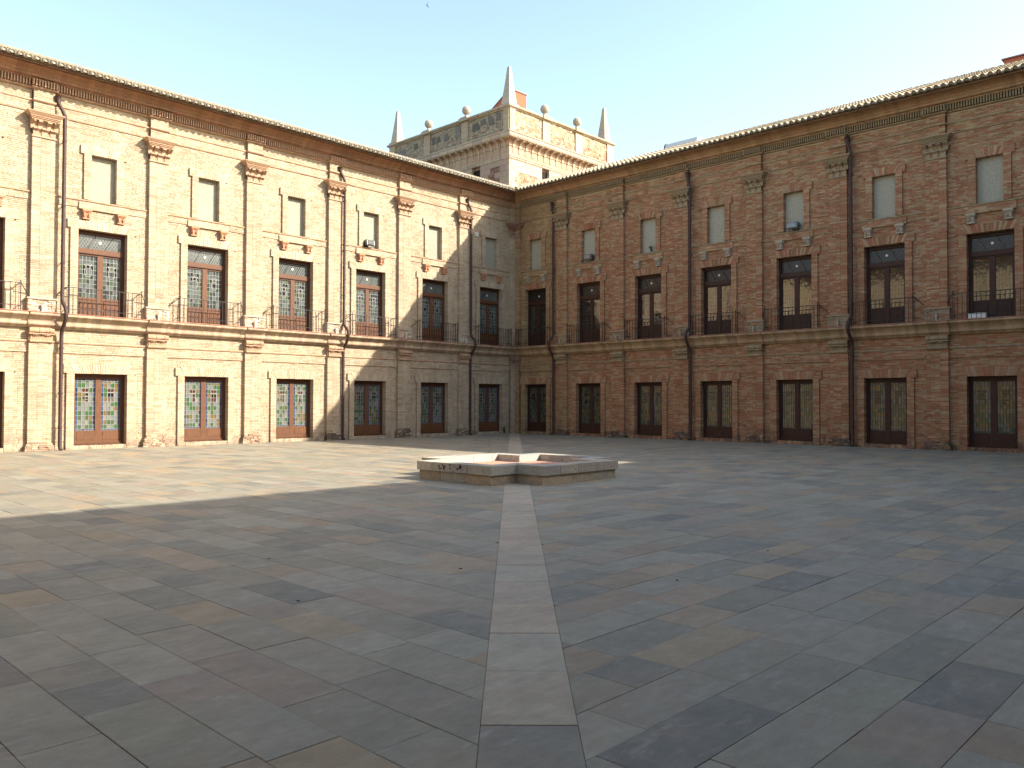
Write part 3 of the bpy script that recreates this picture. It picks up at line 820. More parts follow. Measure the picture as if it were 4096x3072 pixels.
    ufm = fr.build('balcony_door', M_WOOD)
    W0 = h-.08; lv = {}
    for sg in (-1, 1):
        m_ = MB()
        def q(a, e, *r): F.box(m_, *(sorted((sg*a, sg*e))), *r)
        q(W0-.05, W0, -.27, -.20, 4.80, 7.10, WD); q(0, .10, -.27, -.195, 4.80, 7.10, WD2); q(.10, W0-.05, -.27, -.20, 7.03, 7.10, WD)
        q(.10, W0-.05, -.27, -.20, 5.42, 5.50, WD2); q(.10, W0-.05, -.27, -.215, 4.80, 5.42, WD); q(.15, W0-.10, -.215, -.195, 5.12, 5.38, vary(WD2, .1)); q(.15, W0-.10, -.215, -.195, 4.86, 5.05, vary(WD2, .1))
        lv[sg] = m_.build('door_leaf', M_WOOD)
    GS = W0-.15; LDM = M_LEAD if left else M_DLEAD
    ucame = {}
    for sg in (-1, 1):
        m_ = MB(); x0 = .10 if sg > 0 else -.10-GS
        tc = .006 if left else .003
        for k in range(6): x = x0+GS*k/5; F.box(m_, x-tc, x+tc, -.247, -.228 if left else -.2375, 5.50, 7.03)
        for k in range(10): z = 5.50+1.53*k/9; F.box(m_, x0, x0+GS, -.246, -.229 if left else -.238, z-tc, z+tc)
        if left:
            cx = x0+GS/2; zc = 6.45
            pts = [(-.11, .12), (.11, .12), (.11, -.12), (.05, -.18), (-.05, -.18), (-.11, -.12), (-.11, .12)]
            pts2 = [(-.07, .15), (-.13, .28), (-.05, .22), (0, .30), (.05, .22), (.13, .28), (.07, .15)]
            for pl in (pts, pts2):
                for (xa, za), (xb, zb) in zip(pl[:-1], pl[1:]):
                    dx, dz = xb-xa, zb-za; qn = math.hypot(dx, dz); nx, nz_ = -dz/qn*.008, dx/qn*.008
                    F.exo(m_, [(cx+xa-nx, zc+za-nz_), (cx+xb-nx, zc+zb-nz_), (cx+xb+nx, zc+zb+nz_), (cx+xa+nx, zc+za+nz_)], -.24, -.224)
        ucame[sg] = m_.build('lead_came', LDM)
    tr = MB(); T0, T1 = 7.29, 7.80; hw_ = h-.08; dx = .17; TT = .005 if left else .003
    x = -hw_-.6
    while x < hw_+.1:
        for dr in (1, -1):
            xa, xb = (x, x+(T1-T0)*.62) if dr > 0 else (x+(T1-T0)*.62, x)
            za, zb = T0, T1
            ca, cb = max(min(xa, hw_), -hw_), max(min(xb, hw_), -hw_)
            if abs(xb-xa) > 0 and ca != cb:
                za2 = T0+(ca-xa)/(xb-xa)*(T1-T0); zb2 = T0+(cb-xa)/(xb-xa)*(T1-T0)
                F.exo(tr, [(ca-TT, za2), (ca+TT, za2), (cb+TT, zb2), (cb-TT, zb2)], -.245, -.232)
        x += dx/1.6
    trm = tr.build('lead_lattice', LDM)
    fl_ = MB()
    for a, e, z0, z1 in ((-.022, .022, 7.50, 7.60), (-.05, .05, 7.528, 7.572)): F.box(fl_, a, e, -.235, -.222 if z1 > 7.59 else -.223, z0, z1)
    flm = fl_.build('white_flower', M_WHITE)
    barm = []
    for a in (-.30, .30):
        bars = MB(); F.exo(bars, [(a-.17, T1), (a-.15, T1), (a+.15, T0), (a+.13, T0)], -.232, -.222)
        barm.append(bars.build('transom_bar', M_IRON))
    order = sorted(fb, key=lambda c: -c if seen(F.P(c, 0, 6), 0) else 100-c)
    for di, c in enumerate(order):
        d = inst('balcony_door', ufm, root, F.shift(c)); vis = seen(F.P(c, 0, 6), 0)
        for sg in (-1, 1):
            inst('door_leaf', lv[sg], d, F.shift(c)); inst('lead_came', ucame[sg], d, F.shift(c)); x0 = .10 if sg > 0 else -.10-GS
            for i in range(5):
                for j in range(9):
                    if left:
                        key = random.choice(['smoke', 'smoke', 'soot', 'haze_glass', 'haze_glass', 'soot', 'moss']); mt = GL[key]
                        if 5 <= j <= 7 and 1 <= i <= 3 and random.random() < .4: key = 'black'; mt = GL[key]
                    else: key = 'mirror'; mt = MIRROR
                    pane(d, key, mt, c, x0+GS*i/5+.0025, x0+GS*(i+1)/5-.0025, 5.50+1.53*j/9+.0025, 5.50+1.53*(j+1)/9-.0025, -.243, False if not left else (vis and di < 1))
        tp = MB(); F.box(tp, -hw_, hw_, -.28, -.244, T0, T1)
        inst('transom_pane', tp.build('transom_pane', GL['smoke'] if left else MIRROR2), d, F.shift(c))
        inst('lead_lattice', trm, d, F.shift(c)); inst('white_flower', flm, d, F.shift(c)); [inst('transom_bar', b_, d, F.shift(c)) for b_ in barm]
    for (_, key), (par, mt, m_) in stuffs.items(): tag(mk('stained_glass', m_, mt, par), kind='stuff')
    # railings ----------------------------------------------------------
    rh = 1.26 if left else 1.15; ro = .40
    rl = MB()
    def bar(mb, a, b_, t_=.009):
        a, b_ = Vector(a), Vector(b_); d_ = (b_-a).normalized(); up = Vector((0, 0, 1)) if abs(d_.z) < .9 else F.sd
        x_ = d_.cross(up).normalized()*t_; y_ = d_.cross(x_).normalized()*t_
        mb.prism([a-x_-y_, a+x_-y_, a+x_+y_, a-x_+y_], [b_-x_-y_, b_+x_-y_, b_+x_+y_, b_-x_+y_])
    P = F.P
    bar(rl, P(-rh, ro, 5.74), P(rh, ro, 5.74), .013); bar(rl, P(-rh, ro, 4.97), P(rh, ro, 4.97), .009)
    for sg in (-1, 1):
        bar(rl, P(sg*rh, ro, 5.74), P(sg*(rh+.02), .02, 5.74), .011); bar(rl, P(sg*rh, ro, 4.97), P(sg*rh, .02, 4.97), .009)
        bar(rl, P(sg*rh, ro, 5.76), P(sg*(rh+.28), .05, 5.45), .010)
    rlm = rl.build('railing', M_IRON)
    bl_ = MB(); bar(bl_, P(0, ro, 4.785), P(0, ro, 5.73), .008); bar(bl_, P(0, ro+.002, 5.33), P(0, ro+.002, 5.36), .013); bar(bl_, P(0, ro+.002, 5.08), P(0, ro+.002, 5.10), .013); blm_ = bl_.build('baluster', M_IRON)
    ps = MB(); bar(ps, P(0, ro, 4.785), P(0, ro, 5.78), .013)
    for k in range(4):
        r0, r1 = (.008, .024) if k == 0 else ((.024, .024) if k == 1 else ((.024, .008) if k == 2 else (.008, .002)))
        z0 = 5.78+k*.018; t8 = [2*math.pi*i/6 for i in range(6)]
        ps.prism([P(r0*math.cos(t_), ro+r0*math.sin(t_), z0) for t_ in t8], [P(r1*math.cos(t_), ro+r1*math.sin(t_), z0+.018) for t_ in t8])
    psm = ps.build('railing_post', M_IRON)
    sb = MB(); bar(sb, P(0, ro*.5, 4.785), P(0, ro*.5, 5.73), .007); sbm = sb.build('baluster', M_IRON)
    for c in fb:
        r_ = inst('balcony_railing', rlm, root, F.shift(c)); nb = 16 if left else 15
        for k in range(1, nb): inst('baluster', blm_, r_, F.shift(c-rh+2*rh*k/nb))
        for sg in (-1, 1): inst('railing_post', psm, r_, F.shift(c+sg*rh)); inst('baluster', sbm, r_, F.shift(c+sg*rh))
    # downpipes ----------------------------------------------------------
    def tube(mb, pts, r, n_=10, col=(.1, .05, .04)):
        rg = []
        for i, p in enumerate(pts):
            a = pts[max(0, i-1)]; b_ = pts[min(len(pts)-1, i+1)]; d_ = (b_-a).normalized()
            x_ = d_.cross(F.sd).normalized(); y_ = d_.cross(x_).normalized(); rr = r[i] if hasattr(r, '__len__') else r
            rg.append([p+x_*math.cos(2*math.pi*k/n_)*rr+y_*math.sin(2*math.pi*k/n_)*rr for k in range(n_)])
        n0 = mb.n
        for q_ in rg: mb.v += [tuple(v) for v in q_]; mb.c += [col]*n_; mb.n += n_
        for i in range(len(rg)-1):
            for k in range(n_):
                j = (k+1) % n_; mb.f.append((n0+i*n_+k, n0+i*n_+j, n0+(i+1)*n_+j, n0+(i+1)*n_+k))
        mb.f.append(tuple(n0+k for k in range(n_))); mb.f.append(tuple(n0+(len(rg)-1)*n_+k for k in range(n_)))
    for s in cfg['pipes']:
        off = cfg['poff']
        mb = MB()
        raw = [(off, .20, 12.46), (off*.95, .20, 12.30), (off*.85, .22, 12.18), (off*.4, .27, 11.98), (0, .27, 11.80), (0, .26, 11.5), (0, .26, 5.45), (0, .28, 5.30), (0, .36, 5.16), (-.02, .50, 5.02), (-.03, .58, 4.90), (-.03, .60, 4.76), (-.03, .58, 4.62), (-.02, .46, 4.44), (-.01, .30, 4.24), (0, .24, 4.10), (0, .235, 3.95), (0, .235, .18), (0, .26, .08), (0, .34, .03)]
        pts = [F.P(s+a, o, z) for a, o, z in raw]
        rr = [.11, .095, .07]+[.064]*(len(pts)-3)
        tube(mb, pts, rr); dp = mk('downpipe', mb, M_PIPE, root, smooth=True)
        for z in (10.9, 8.6, 6.6, 3.6, 2.0, .8):
            m_ = MB(); o = .26 if z > 5 else .235; tube(m_, [F.P(s, o, z-.03), F.P(s, o, z+.03)], .074); F.box(m_, s-.012, s+.012, 0, o, z-.012, z+.012, (.1, .05, .04)); mk('pipe_clip', m_, M_PIPE, dp)
    return root

LEFT = dict(org=(0, 0, 0), sd=(-1, 0, 0), od=(0, -1, 0), flip=False, L=LX, left=True, full=True, pitch=4.0, c0=1.954, p0=3.985, dw=1.82, uw=1.70, pipes=(3.62, 11.58, 23.36), poff=.22,
            label='buff brick wing on the left, half sunlit, with stained glass doors and balconies')
RIGHT = dict(org=(0, 0, 0), sd=(0, -1, 0), od=(-1, 0, 0), flip=True, L=LY, left=False, full=True, pitch=3.674, c0=1.63, p0=3.545, dw=1.60, uw=1.53, pipes=(3.07, 11.42, 18.80), poff=-.16,
             label='shaded red brick wing on the right with reflecting balcony doors')
make_wing(LEFT); make_wing(RIGHT)
make_wing(dict(org=(-LX, 0, 0), sd=(0, -1, 0), od=(1, 0, 0), flip=False, L=LY, left=True, full=False, pitch=3.674, c0=1.63, p0=3.545, dw=1.6, uw=1.53, pipes=(), poff=0,
               label='opposite sunlit brick wing, seen only as a reflection in the upper windows'))
make_wing(dict(org=(0, -LY, 0), sd=(-1, 0, 0), od=(0, 1, 0), flip=True, L=LX, left=False, full=False, pitch=4.0, c0=1.95, p0=3.985, dw=1.82, uw=1.7, pipes=(), poff=0,
               label='brick wing behind the photographer whose shadow covers the near paving'))

# ------------------------------------------------------------------ tower
TX, TY, WX, WY = 3.759, 4.099, 10.85, 12.2
tower = thing('corner_tower', 'square stone tower with obelisks and stone balls on its parapet', 'tower', (TX+WX/2, TY+WY/2, 0))
FL = Frame((TX, TY, 0), (0, 1, 0), (-1, 0, 0), False); FR = Frame((TX, TY, 0), (1, 0, 0), (0, -1, 0), True)
ST = (.40, .29, .20); ST2 = (.40, .325, .245)
core = MB(); U = Frame((0, 0, 0), (1, 0, 0), (0, 1, 0), False)
U.box(core, TX+.25, TX+WX-.25, TY+.25, TY+WY-.25, 0, 18.6, (.36, .25, .17)); U.box(core, TX+.35, TX+WX-.35, TY+.35, TY+WY-.35, 18.6, 19.1, (.36, .25, .17))
for (a0, a1, b0, b1) in ((TX+.02, TX+WX-.02, TY+.02, TY+.24), (TX+.02, TX+WX-.02, TY+WY-.24, TY+WY-.02), (TX+.02, TX+.24, TY+.24, TY+WY-.24), (TX+WX-.24, TX+WX-.02, TY+.24, TY+WY-.24)):
    U.box(core, a0, a1, b0, b1, 0, 15.0, (.36, .25, .17)); U.box(core, a0+.01, a1-.01, b0+.01, b1-.01, 18.7, 20.4, (.42, .33, .23))
mk('wall', core, M_RUB, tower)
wins = {0: [(2.64, 3.45, 16.35, 17.03)], 1: [(1.31, 1.62, 16.68, 17.0), (3.13, 3.85, 16.35, 17.05)]}
rub = MB(); blk_i = 0; tw_st = MB()
for fi, (Fr, W_) in enumerate(((FL, WY), (FR, WX))):
    back = .24
    for ri in range(6):                       # ashlar courses 15.0 .. 17.2
        z0 = 14.96+ri*.375; z1 = z0+.375; zm = (z0+z1)/2; s = 0.0 if fi == 0 else .0
        first = True
        ivs = sub([(0.0, W_)], [(a, b) for a, b, c, d in wins[fi] if c < zm < d])
        for a, e in ivs:
            x = a
            while x < e-.02:
                ln = random.uniform(.55, .85) if x > .01 else (.55 if (ri+fi) % 2 else .85)
                x1 = min(x+ln, e)
                if e-x1 < .2: x1 = e
                mid = (x+x1)/2
                near = ri == 5 or mid < .75 or any(c-.35 < zm < d+.3 and a_-.5 < mid < b_+.5 for a_, b_, c, d in wins[fi]) or mid > W_-1 or random.random() < .12
                if near:
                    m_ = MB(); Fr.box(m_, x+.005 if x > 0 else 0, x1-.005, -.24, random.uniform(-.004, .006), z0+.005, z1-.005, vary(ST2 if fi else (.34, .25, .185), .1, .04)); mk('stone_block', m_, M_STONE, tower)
                else:
                    zz = z0
                    while zz < z1-.02:
                        xx = x; hh = random.uniform(.09, .14)
                        while xx < x1-.02:
                            l2 = random.uniform(.12, .28); xe = min(xx+l2, x1); j = [random.uniform(-.02, .02) for _ in range(4)]
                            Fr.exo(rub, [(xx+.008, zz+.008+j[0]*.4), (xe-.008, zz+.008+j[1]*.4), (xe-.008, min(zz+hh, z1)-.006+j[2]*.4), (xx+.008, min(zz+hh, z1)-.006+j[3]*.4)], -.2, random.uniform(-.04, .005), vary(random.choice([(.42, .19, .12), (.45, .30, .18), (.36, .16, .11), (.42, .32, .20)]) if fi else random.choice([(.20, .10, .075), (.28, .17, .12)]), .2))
                            xx = xe
                        zz += hh
                    Fr.box(rub, x, x1, -.22, -.045, z0, z1, (.45, .33, .22))
                x = x1
    for a, b, c, d in wins[fi]:
        Fr.box(tw_st, a, b, -.23, -.20, c-.4 if c > 16.5 else c, d, (.03, .02, .02))
mk('window_opening', tw_st, M_DARK, tower); tag(mk('rubble_infill', rub, M_RUB, tower), kind='stuff')
def ring_sweep(mb, prof, grow=0, step=.75, col=ST2):
    """mouldings round the four sides, mitred at the corners; prof = (out, z)"""
    cs_ = [(TX, TY, -1, -1), (TX+WX, TY, 1, -1), (TX+WX, TY+WY, 1, 1), (TX, TY+WY, -1, 1)]
    for k in range(4):
        x0, y0, ax, ay = cs_[k]; x1, y1, bx_, by_ = cs_[(k+1) % 4]
        Ld = math.hypot(x1-x0, y1-y0); n_ = int(Ld/step)
        for i in range(n_):
            t0, t1 = i/n_, (i+1)/n_; g_ = .003; cc = vary(col, .13, .04); jo = random.uniform(-.006, .006)
            A = []; B = []
            for o, z in prof:
                px0, py0, px1, py1 = x0+ax*o, y0+ay*o, x1+bx_*o, y1+by_*o
                A.append((px0+(px1-px0)*(t0+g_*.3), py0+(py1-py0)*(t0+g_*.3), z)); B.append((px0+(px1-px0)*(t1-g_*.3), py0+(py1-py0)*(t1-g_*.3), z))
            mb.prism(A, B, cc)
m_ = MB(); ring_sweep(m_, [(-.2, 17.20), (.03, 17.20), (.06, 17.25), (.07, 17.33), (.10, 17.34), (.10, 17.39), (-.2, 17.39)]); mk('string_course', m_, M_STONE, tower)
m_ = MB(); ring_sweep(m_, [(-.2, 17.40), (.0, 17.40), (.0, 18.0), (.05, 18.02), (.06, 18.20), (-.2, 18.20)], col=(.38, .27, .18)); mk('frieze', m_, M_STONE, tower)
m_ = MB(); ring_sweep(m_, [(-.2, 18.42), (.50, 18.42), (.52, 18.46), (.55, 18.50), (.55, 18.66), (.60, 18.70), (.60, 18.74), (-.2, 18.80)]); crn = mk('cornice', m_, M_STONE, tower)
m_ = MB(); ring_sweep(m_, [(-.1, 18.20), (.06, 18.20), (.10, 18.40), (.10, 18.43), (-.1, 18.43)], col=(.40, .25, .17)); mk('soffit', m_, M_STONE, tower)
m_ = MB(); ring_sweep(m_, [(-.2, 18.80), (.12, 18.80), (.19, 18.84), (.22, 18.90), (.19, 18.97), (.12, 19.0), (-.2, 19.02)], step=.6, col=(.36, .30, .20)); mk('roll_moulding', m_, M_STONE, tower)
m_ = MB(); ring_sweep(m_, [(-.3, 20.40), (.06, 20.40), (.10, 20.46), (.18, 20.49), (.20, 20.55), (.17, 20.62), (-.3, 20.65)], step=.9, col=(.36, .30, .21)); mk('coping', m_, M_STONE, tower)
con = {}
for fi, (Fr, W_) in enumerate(((FL, WY), (FR, WX))):
    m_ = MB(); Fr.ex(m_, [(0, 18.42), (.44, 18.42), (.44, 18.37), (.38, 18.32), (.26, 18.31), (.16, 18.24), (.10, 18.12), (.08, 17.95), (0, 17.92)], -.09, .09, ST2)
    Fr.box(m_, -.08, .08, 0, .035, 17.62, 17.95, ST); me = m_.build('console', M_STONE)
    s = .35
    while s < W_: inst('console', me, tower, Fr.shift(s)); s += .60
    pil = [(0 if fi else .0, .47), (3.78, 4.38), (7.63, 8.27), (W_-.68, W_)] if fi == 0 else [(.0, .5), (3.14, 3.86), (6.55, 7.27), (W_-.7, W_)]
    for k, (a, b) in enumerate(pil):
        m_ = MB(); z = 19.0; i = 0
        while z < 20.39:
            z1 = min(z+.35, 20.40); Fr.box(m_, a if k else a+(.0), b, -.2, .075+random.uniform(-.004, .004), z+.003, z1-.003, vary(ST2 if fi else (.36, .28, .19), .08)); z = z1
        mk('parapet_pier', m_, M_STONE, tower)
        if k in (1, 2):                       # coping breaks forward
            m_ = MB(); Fr.box(m_, a-.12, b+.12, -.3, .255, 20.44, 20.66, vary((.36, .30, .21), .05)); mk('coping_block', m_, M_STONE, tower)
    pan = MB(); black = MB()
    edges = [(pil[i][1], pil[i+1][0]) for i in range(3)]
    for a, e in edges:
        z = 19.0
        while z < 20.38:
            x = a; hh = random.uniform(.10, .2)
            while x < e-.02:
                xe = min(x+random.uniform(.12, .34), e); j = [random.uniform(-.03, .03) for _ in range(4)]
                red = z < 19.55 and random.random() < .45
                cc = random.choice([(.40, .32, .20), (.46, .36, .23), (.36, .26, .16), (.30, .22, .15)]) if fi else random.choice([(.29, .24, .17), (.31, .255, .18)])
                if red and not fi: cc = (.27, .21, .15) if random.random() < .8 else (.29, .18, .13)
                elif red: cc = (.40, .18, .11)
                Fr.exo(pan, [(x+.006, z+.005+j[0]*.3), (xe-.006, z+.005+j[1]*.3), (xe-.006, min(z+hh, 20.4)-.004+j[2]*.3), (x+.006, min(z+hh, 20.4)-.004+j[3]*.3)], -.16, random.uniform(-.03, .015), vary(cc, .15)); x = xe
            z += hh
        Fr.box(pan, a, e, -.18, -.03, 19.0, 20.40, (.40, .32, .22))
    tag(mk('parapet_panel', pan, M_RUB if not fi else M_STONE, tower), kind='stuff')
    if fi == 0:                               # dark lichen patches left on the old render of the shaded side
        for (a, b, z0, z1) in ((.72, 1.15, 19.75, 20.32), (1.4, 1.9, 19.7, 20.3), (2.1, 2.6, 19.8, 20.25), (2.75, 3.4, 19.6, 20.1), (4.6, 5.1, 19.55, 20.3), (5.8, 6.2, 19.6, 20.1), (6.6, 7.0, 19.65, 20.05), (7.1, 7.5, 19.6, 20.1), (9.0, 9.4, 19.7, 20.1), (10.4, 11.2, 19.5, 20.0)):
            ring = [(a+random.uniform(-.04, .04)+(b-a)*u, z0+(z1-z0)*v+random.uniform(-.06, .06)) for u, v in ((0, 0), (.3, .05), (.7, 0), (1, .1), (.95, .5), (1, .95), (.6, 1), (.2, .93), (0, .6))]
            Fr.exo(black, ring, -.1, .022, vary((.14, .125, .105), .3))
        tag(mk('lichen_patch', black, M_RUB, tower), kind='stuff')
def obelisk(x, y, z0, tall, par):
    m_ = MB(); U.box(m_, x-.46, x+.46, y-.46, y+.46, z0, z0+.10, ST2)
    lv_ = [(.37, 0.10), (.31, .55), (.27, .9), (.215, 1.35), (.15, 1.95), (.115, 2.35), (.09, 2.55), (.0, 2.66)]
    for (a, za), (b, zb) in zip(lv_[:-1], lv_[1:]):
        b = max(b, .012); k = tall/2.66
        g_ = .006
        m_.prism([(x+u*a, y+v*a, z0+za*k+g_) for u, v in ((-1, -1), (1, -1), (1, 1), (-1, 1))], [(x+u*b, y+v*b, z0+zb*k) for u, v in ((-1, -1), (1, -1), (1, 1), (-1, 1))], vary((.42, .37, .28), .07))
    return mk('obelisk', m_, M_STONE, par)
obelisk(TX+.40, TY+.40, 20.65, 2.66, tower); obelisk(TX+.35, TY+WY-.45, 20.65, 2.55, tower); obelisk(TX+WX-.5, TY+.4, 20.65, 2.6, tower); obelisk(TX+WX-.5, TY+WY-.5, 20.65, 2.5, tower)
def ball(x, y, z0, par):
    m_ = MB(); U.box(m_, x-.32, x+.32, y-.32, y+.32, z0, z0+.08, ST2)
    pr = [(.30, .08), (.17, .16), (.10, .26), (.12, .30)]
    pr += [(0.30*math.sin(math.pi*(k+1.2)/12), .59-.30*math.cos(math.pi*(k+1.2)/12)) for k in range(11)]
    n_ = 14
    for (r0, z_0), (r1, z_1) in zip(pr[:-1], pr[1:]):
        for k in range(n_):
            t0, t1 = 2*math.pi*k/n_, 2*math.pi*(k+1)/n_
            m_.poly([(x+r0*math.cos(t0), y+r0*math.sin(t0), z0+z_0), (x+r0*math.cos(t1), y+r0*math.sin(t1), z0+z_0), (x+r1*math.cos(t1), y+r1*math.sin(t1), z0+z_1), (x+r1*math.cos(t0), y+r1*math.sin(t0), z0+z_1)], (.36, .32, .25))
    mk('stone_ball', m_, M_STONE, par)
for s in (4.08, 7.95): ball(TX+.1, TY+s, 20.65, tower)
for s in (3.5, 6.9): ball(TX+s, TY+.1, 20.65, tower)
for s in (4.1, 8.1): ball(TX+WX-.1, TY+s, 20.65, tower)
# red stair housing on the tower roof
m_ = MB(); bx0, by0 = 6.66, 6.64
ringz = [(by0, 19.0), (by0, 23.02), (by0+.35, 23.02), (by0+2.3, 21.9), (by0+4.6, 19.0)]
m_.prism([(bx0, y, z) for y, z in ringz], [(bx0+1.42, y, z) for y, z in ringz], (.36, .12, .065))
sh = mk('stair_housing', m_, M_RED, tower)
m_ = MB(); rz_ = [(by0-.06, 23.03), (by0-.06, 23.09), (by0+.38, 23.09), (by0+2.36, 21.95), (by0+4.6, 19.1), (by0+4.6, 19.02), (by0+2.3, 21.91), (by0+.35, 23.03)]
m_.prism([(bx0-.05, y, z) for y, z in rz_], [(bx0+1.47, y, z) for y, z in rz_], (.30, .20, .15)); mk('housing_coping', m_, M_STONE, sh)

# ------------------------------------------------------------------ basin in the courtyard
FX, FY = -19.07, -18.25
def cross(hx, ax, hy, ay):
    return [(-hx, -ay), (-ax, -ay), (-ax, -hy), (ax, -hy), (ax, -ay), (hx, -ay), (hx, ay), (ax, ay), (ax, hy), (-ax, hy), (-ax, ay), (-hx, ay)]
basin = thing('stone_basin', 'low cross-shaped stone basin in the middle of the courtyard', 'basin', (FX, FY, 0))
def off(r): return cross(2.06-r, 1.29-r, 1.93-r, 1.18-r)
def ring_course(name, out_r, in_r, z0, z1, lens, colf, parts):
    O = off(out_r); I = off(in_r)
    for k in range(12):
        a, b = Vector(O[k]), Vector(O[(k+1) % 12]); ai, bi = Vector(I[k]), Vector(I[(k+1) % 12])
        Lk = (b-a).length; n_ = max(1, round(Lk/lens)); ts = [0]+sorted([(i+random.uniform(-.22, .22))/n_ for i in range(1, n_)])+[1]
        for t0, t1 in zip(ts[:-1], ts[1:]):
            g0 = 0 if t0 == 0 else .006/Lk; g1 = 0 if t1 == 1 else .006/Lk
            # inner ends follow the wall direction except at the mitres
            d_ = (b-a).normalized(); p0 = a+(b-a)*(t0+g0); p1 = a+(b-a)*(t1-g1)
            q0 = ai if t0 == 0 else ai+d_*max(0, min((bi-ai).length, (p0-ai).dot(d_))); q1 = bi if t1 == 1 else ai+d_*max(0, min((bi-ai).length, (p1-ai).dot(d_)))
            if (q1-q0).length < .01 : q1 = q0+d_*.01
            m_ = MB(); zt = z1+random.uniform(-.003, .003)
            rg = [p0, p1, q1, q0]
            m_.prism([(p.x+FX, p.y+FY, z0) for p in rg], [(p.x+FX, p.y+FY, zt) for p in rg], colf(k))
            mk(name, m_, M_FSTONE, basin)
def fcol(k): return vary(random.choice([(.38, .31, .225), (.36, .30, .225), (.40, .33, .24), (.33, .30, .245)]), .12, .03)
def ccol(k): return vary(random.choice([(.41, .37, .31), (.38, .35, .30), (.44, .40, .33), (.35, .335, .30)]), .12, .03)
ring_course('base_stone', 0.03, .34, 0.0, .198, .75, fcol, True)
ring_course('coping_stone', -.015, .38, .205, .40, .62, ccol, True)
m_ = MB(); I = off(.36)
tri = [[I[0], I[5], I[6], I[11]], [I[2], I[3], I[4], I[1]], [I[10], I[7], I[8], I[9]]]
for q in tri: m_.prism([(x+FX, y+FY, .05) for x, y in q], [(x+FX, y+FY, .235) for x, y in q], (.50, .27, .18))
mk('basin_floor', m_, M_FLOOR, basin)
# graffiti-like dark lichen marks on the outside of the front left coping
m_ = MB()
for i in range(26):
    yy = random.choice([random.uniform(-18.05, -17.65), random.uniform(-18.55, -18.15)]); zz = random.uniform(.22, .37); r0 = random.uniform(.008, .028)
    rg = [(yy+r0*math.cos(t_)*random.uniform(.5, 1.4), zz+r0*math.sin(t_)*random.uniform(.5, 1.4)) for t_ in [2*math.pi*k/7 for k in range(7)]]
    x_ = FX-2.06-.015
    m_.prism([(x_+.002, y, z) for y, z in rg], [(x_-.0035, y, z) for y, z in rg], (.03, .028, .025))
tag(mk('lichen_mark', m_, M_LEAF, basin), kind='stuff')

# ------------------------------------------------------------------ roof-top things
m_ = MB(); U.box(m_, 4.6, 7.2, -27.5, -23.15, 14.2, 15.74, (.42, .13, .08)); rh_ = thing('roof_housing', 'small red rendered housing on the roof at the right edge', 'roof housing', (5.9, -25.3, 14.5))
mk('wall', m_, M_RED, rh_); m_ = MB(); U.box(m_, 4.5, 7.3, -27.6, -23.07, 15.743, 15.79, (.30, .16, .12)); mk('coping', m_, M_STONE, rh_)
tk = thing('water_tank', 'grey horizontal solar water tank just showing over the right roof', 'water tank', (4.7, -7.9, 14.9))
m_ = MB(); n_ = 20
for y0, y1, r in ((-9.0, -7.02, .27),):
    a = [(4.7+r*math.cos(2*math.pi*k/n_), y0, 15.57+r*math.sin(2*math.pi*k/n_)) for k in range(n_)]; b = [(x, y1, z) for x, y, z in a]; m_.prism(a, b, (.4, .42, .43))
mk('tank', m_, M_TANK, tk)
m_ = MB(); a = [(4.7+.30*math.cos(2*math.pi*k/n_), -7.015, 15.57+.30*math.sin(2*math.pi*k/n_)) for k in range(n_)]; m_.prism(a, [(x, -6.97, z) for x, y, z in a]); mk('end_cap', m_, M_IRON, tk)
m_ = MB()
for y in (-8.7, -7.3): U.box(m_, 4.45, 4.95, y-.03, y+.03, 14.2, 15.5, (.3, .3, .3))
mk('stand', m_, M_GREY, tk)

# ------------------------------------------------------------------ small things on the walls
FLW = Frame((0, 0, 0), (-1, 0, 0), (0, -1, 0), False); FRW = Frame((0, 0, 0), (0, -1, 0), (-1, 0, 0), True)
def floodlight(Fr, s, z, label, face=1):
    r_ = thing('floodlight', label, 'floodlight', Fr.P(s, .1, z), 'floodlights on window sills')
    m_ = MB(); rg = [(.00, z+.14), (.04, z+.10), (.30, z+.06), (.36, z+.10), (.34, z+.30), (.28, z+.35), (.05, z+.33), (.0, z+.28)]
    Fr.ex(m_, [(o-.06, zz) for o, zz in rg], s-.21, s+.21, (.3, .3, .3)); mk('housing', m_, M_GREY, r_)
    m_ = MB(); Fr.box(m_, s-.19, s+.19, -.09, -.055, z+.12, z+.30); Fr.box(m_, s-.17, s+.17, .275, .315, z+.11, z+.30); mk('lamp_glass', m_, GL['clear'], r_)
    m_ = MB()
    for q in (-.22, .21): Fr.box(m_, s+q, s+q+.012, .08, .12, z+.02, z+.24)
    Fr.box(m_, s-.22, s+.222, .075, .125, z, z+.018); mk('bracket', m_, M_IRON, r_)
floodlight(FLW, 10.12, 9.01, 'grey floodlight on a sunlit blind window sill of the left wing')
floodlight(FRW, 5.40, 9.01, 'grey floodlight on the second blind window sill right of the corner')
floodlight(FRW, 16.35, 9.01, 'grey floodlight on the fifth blind window sill right of the corner')
ab = thing('alarm_box', 'small pale box with a dark centre high on the left wing beside a blind window', 'alarm box', FLW.P(3.05, .02, 10.7))
m_ = MB(); FLW.box(m_, 2.95, 3.15, .012, .09, 10.62, 10.80); mk('housing', m_, M_WHITE, ab)
m_ = MB(); FLW.box(m_, 3.02, 3.08, .09, .11, 10.68, 10.74); mk('lens', m_, M_IRON, ab)
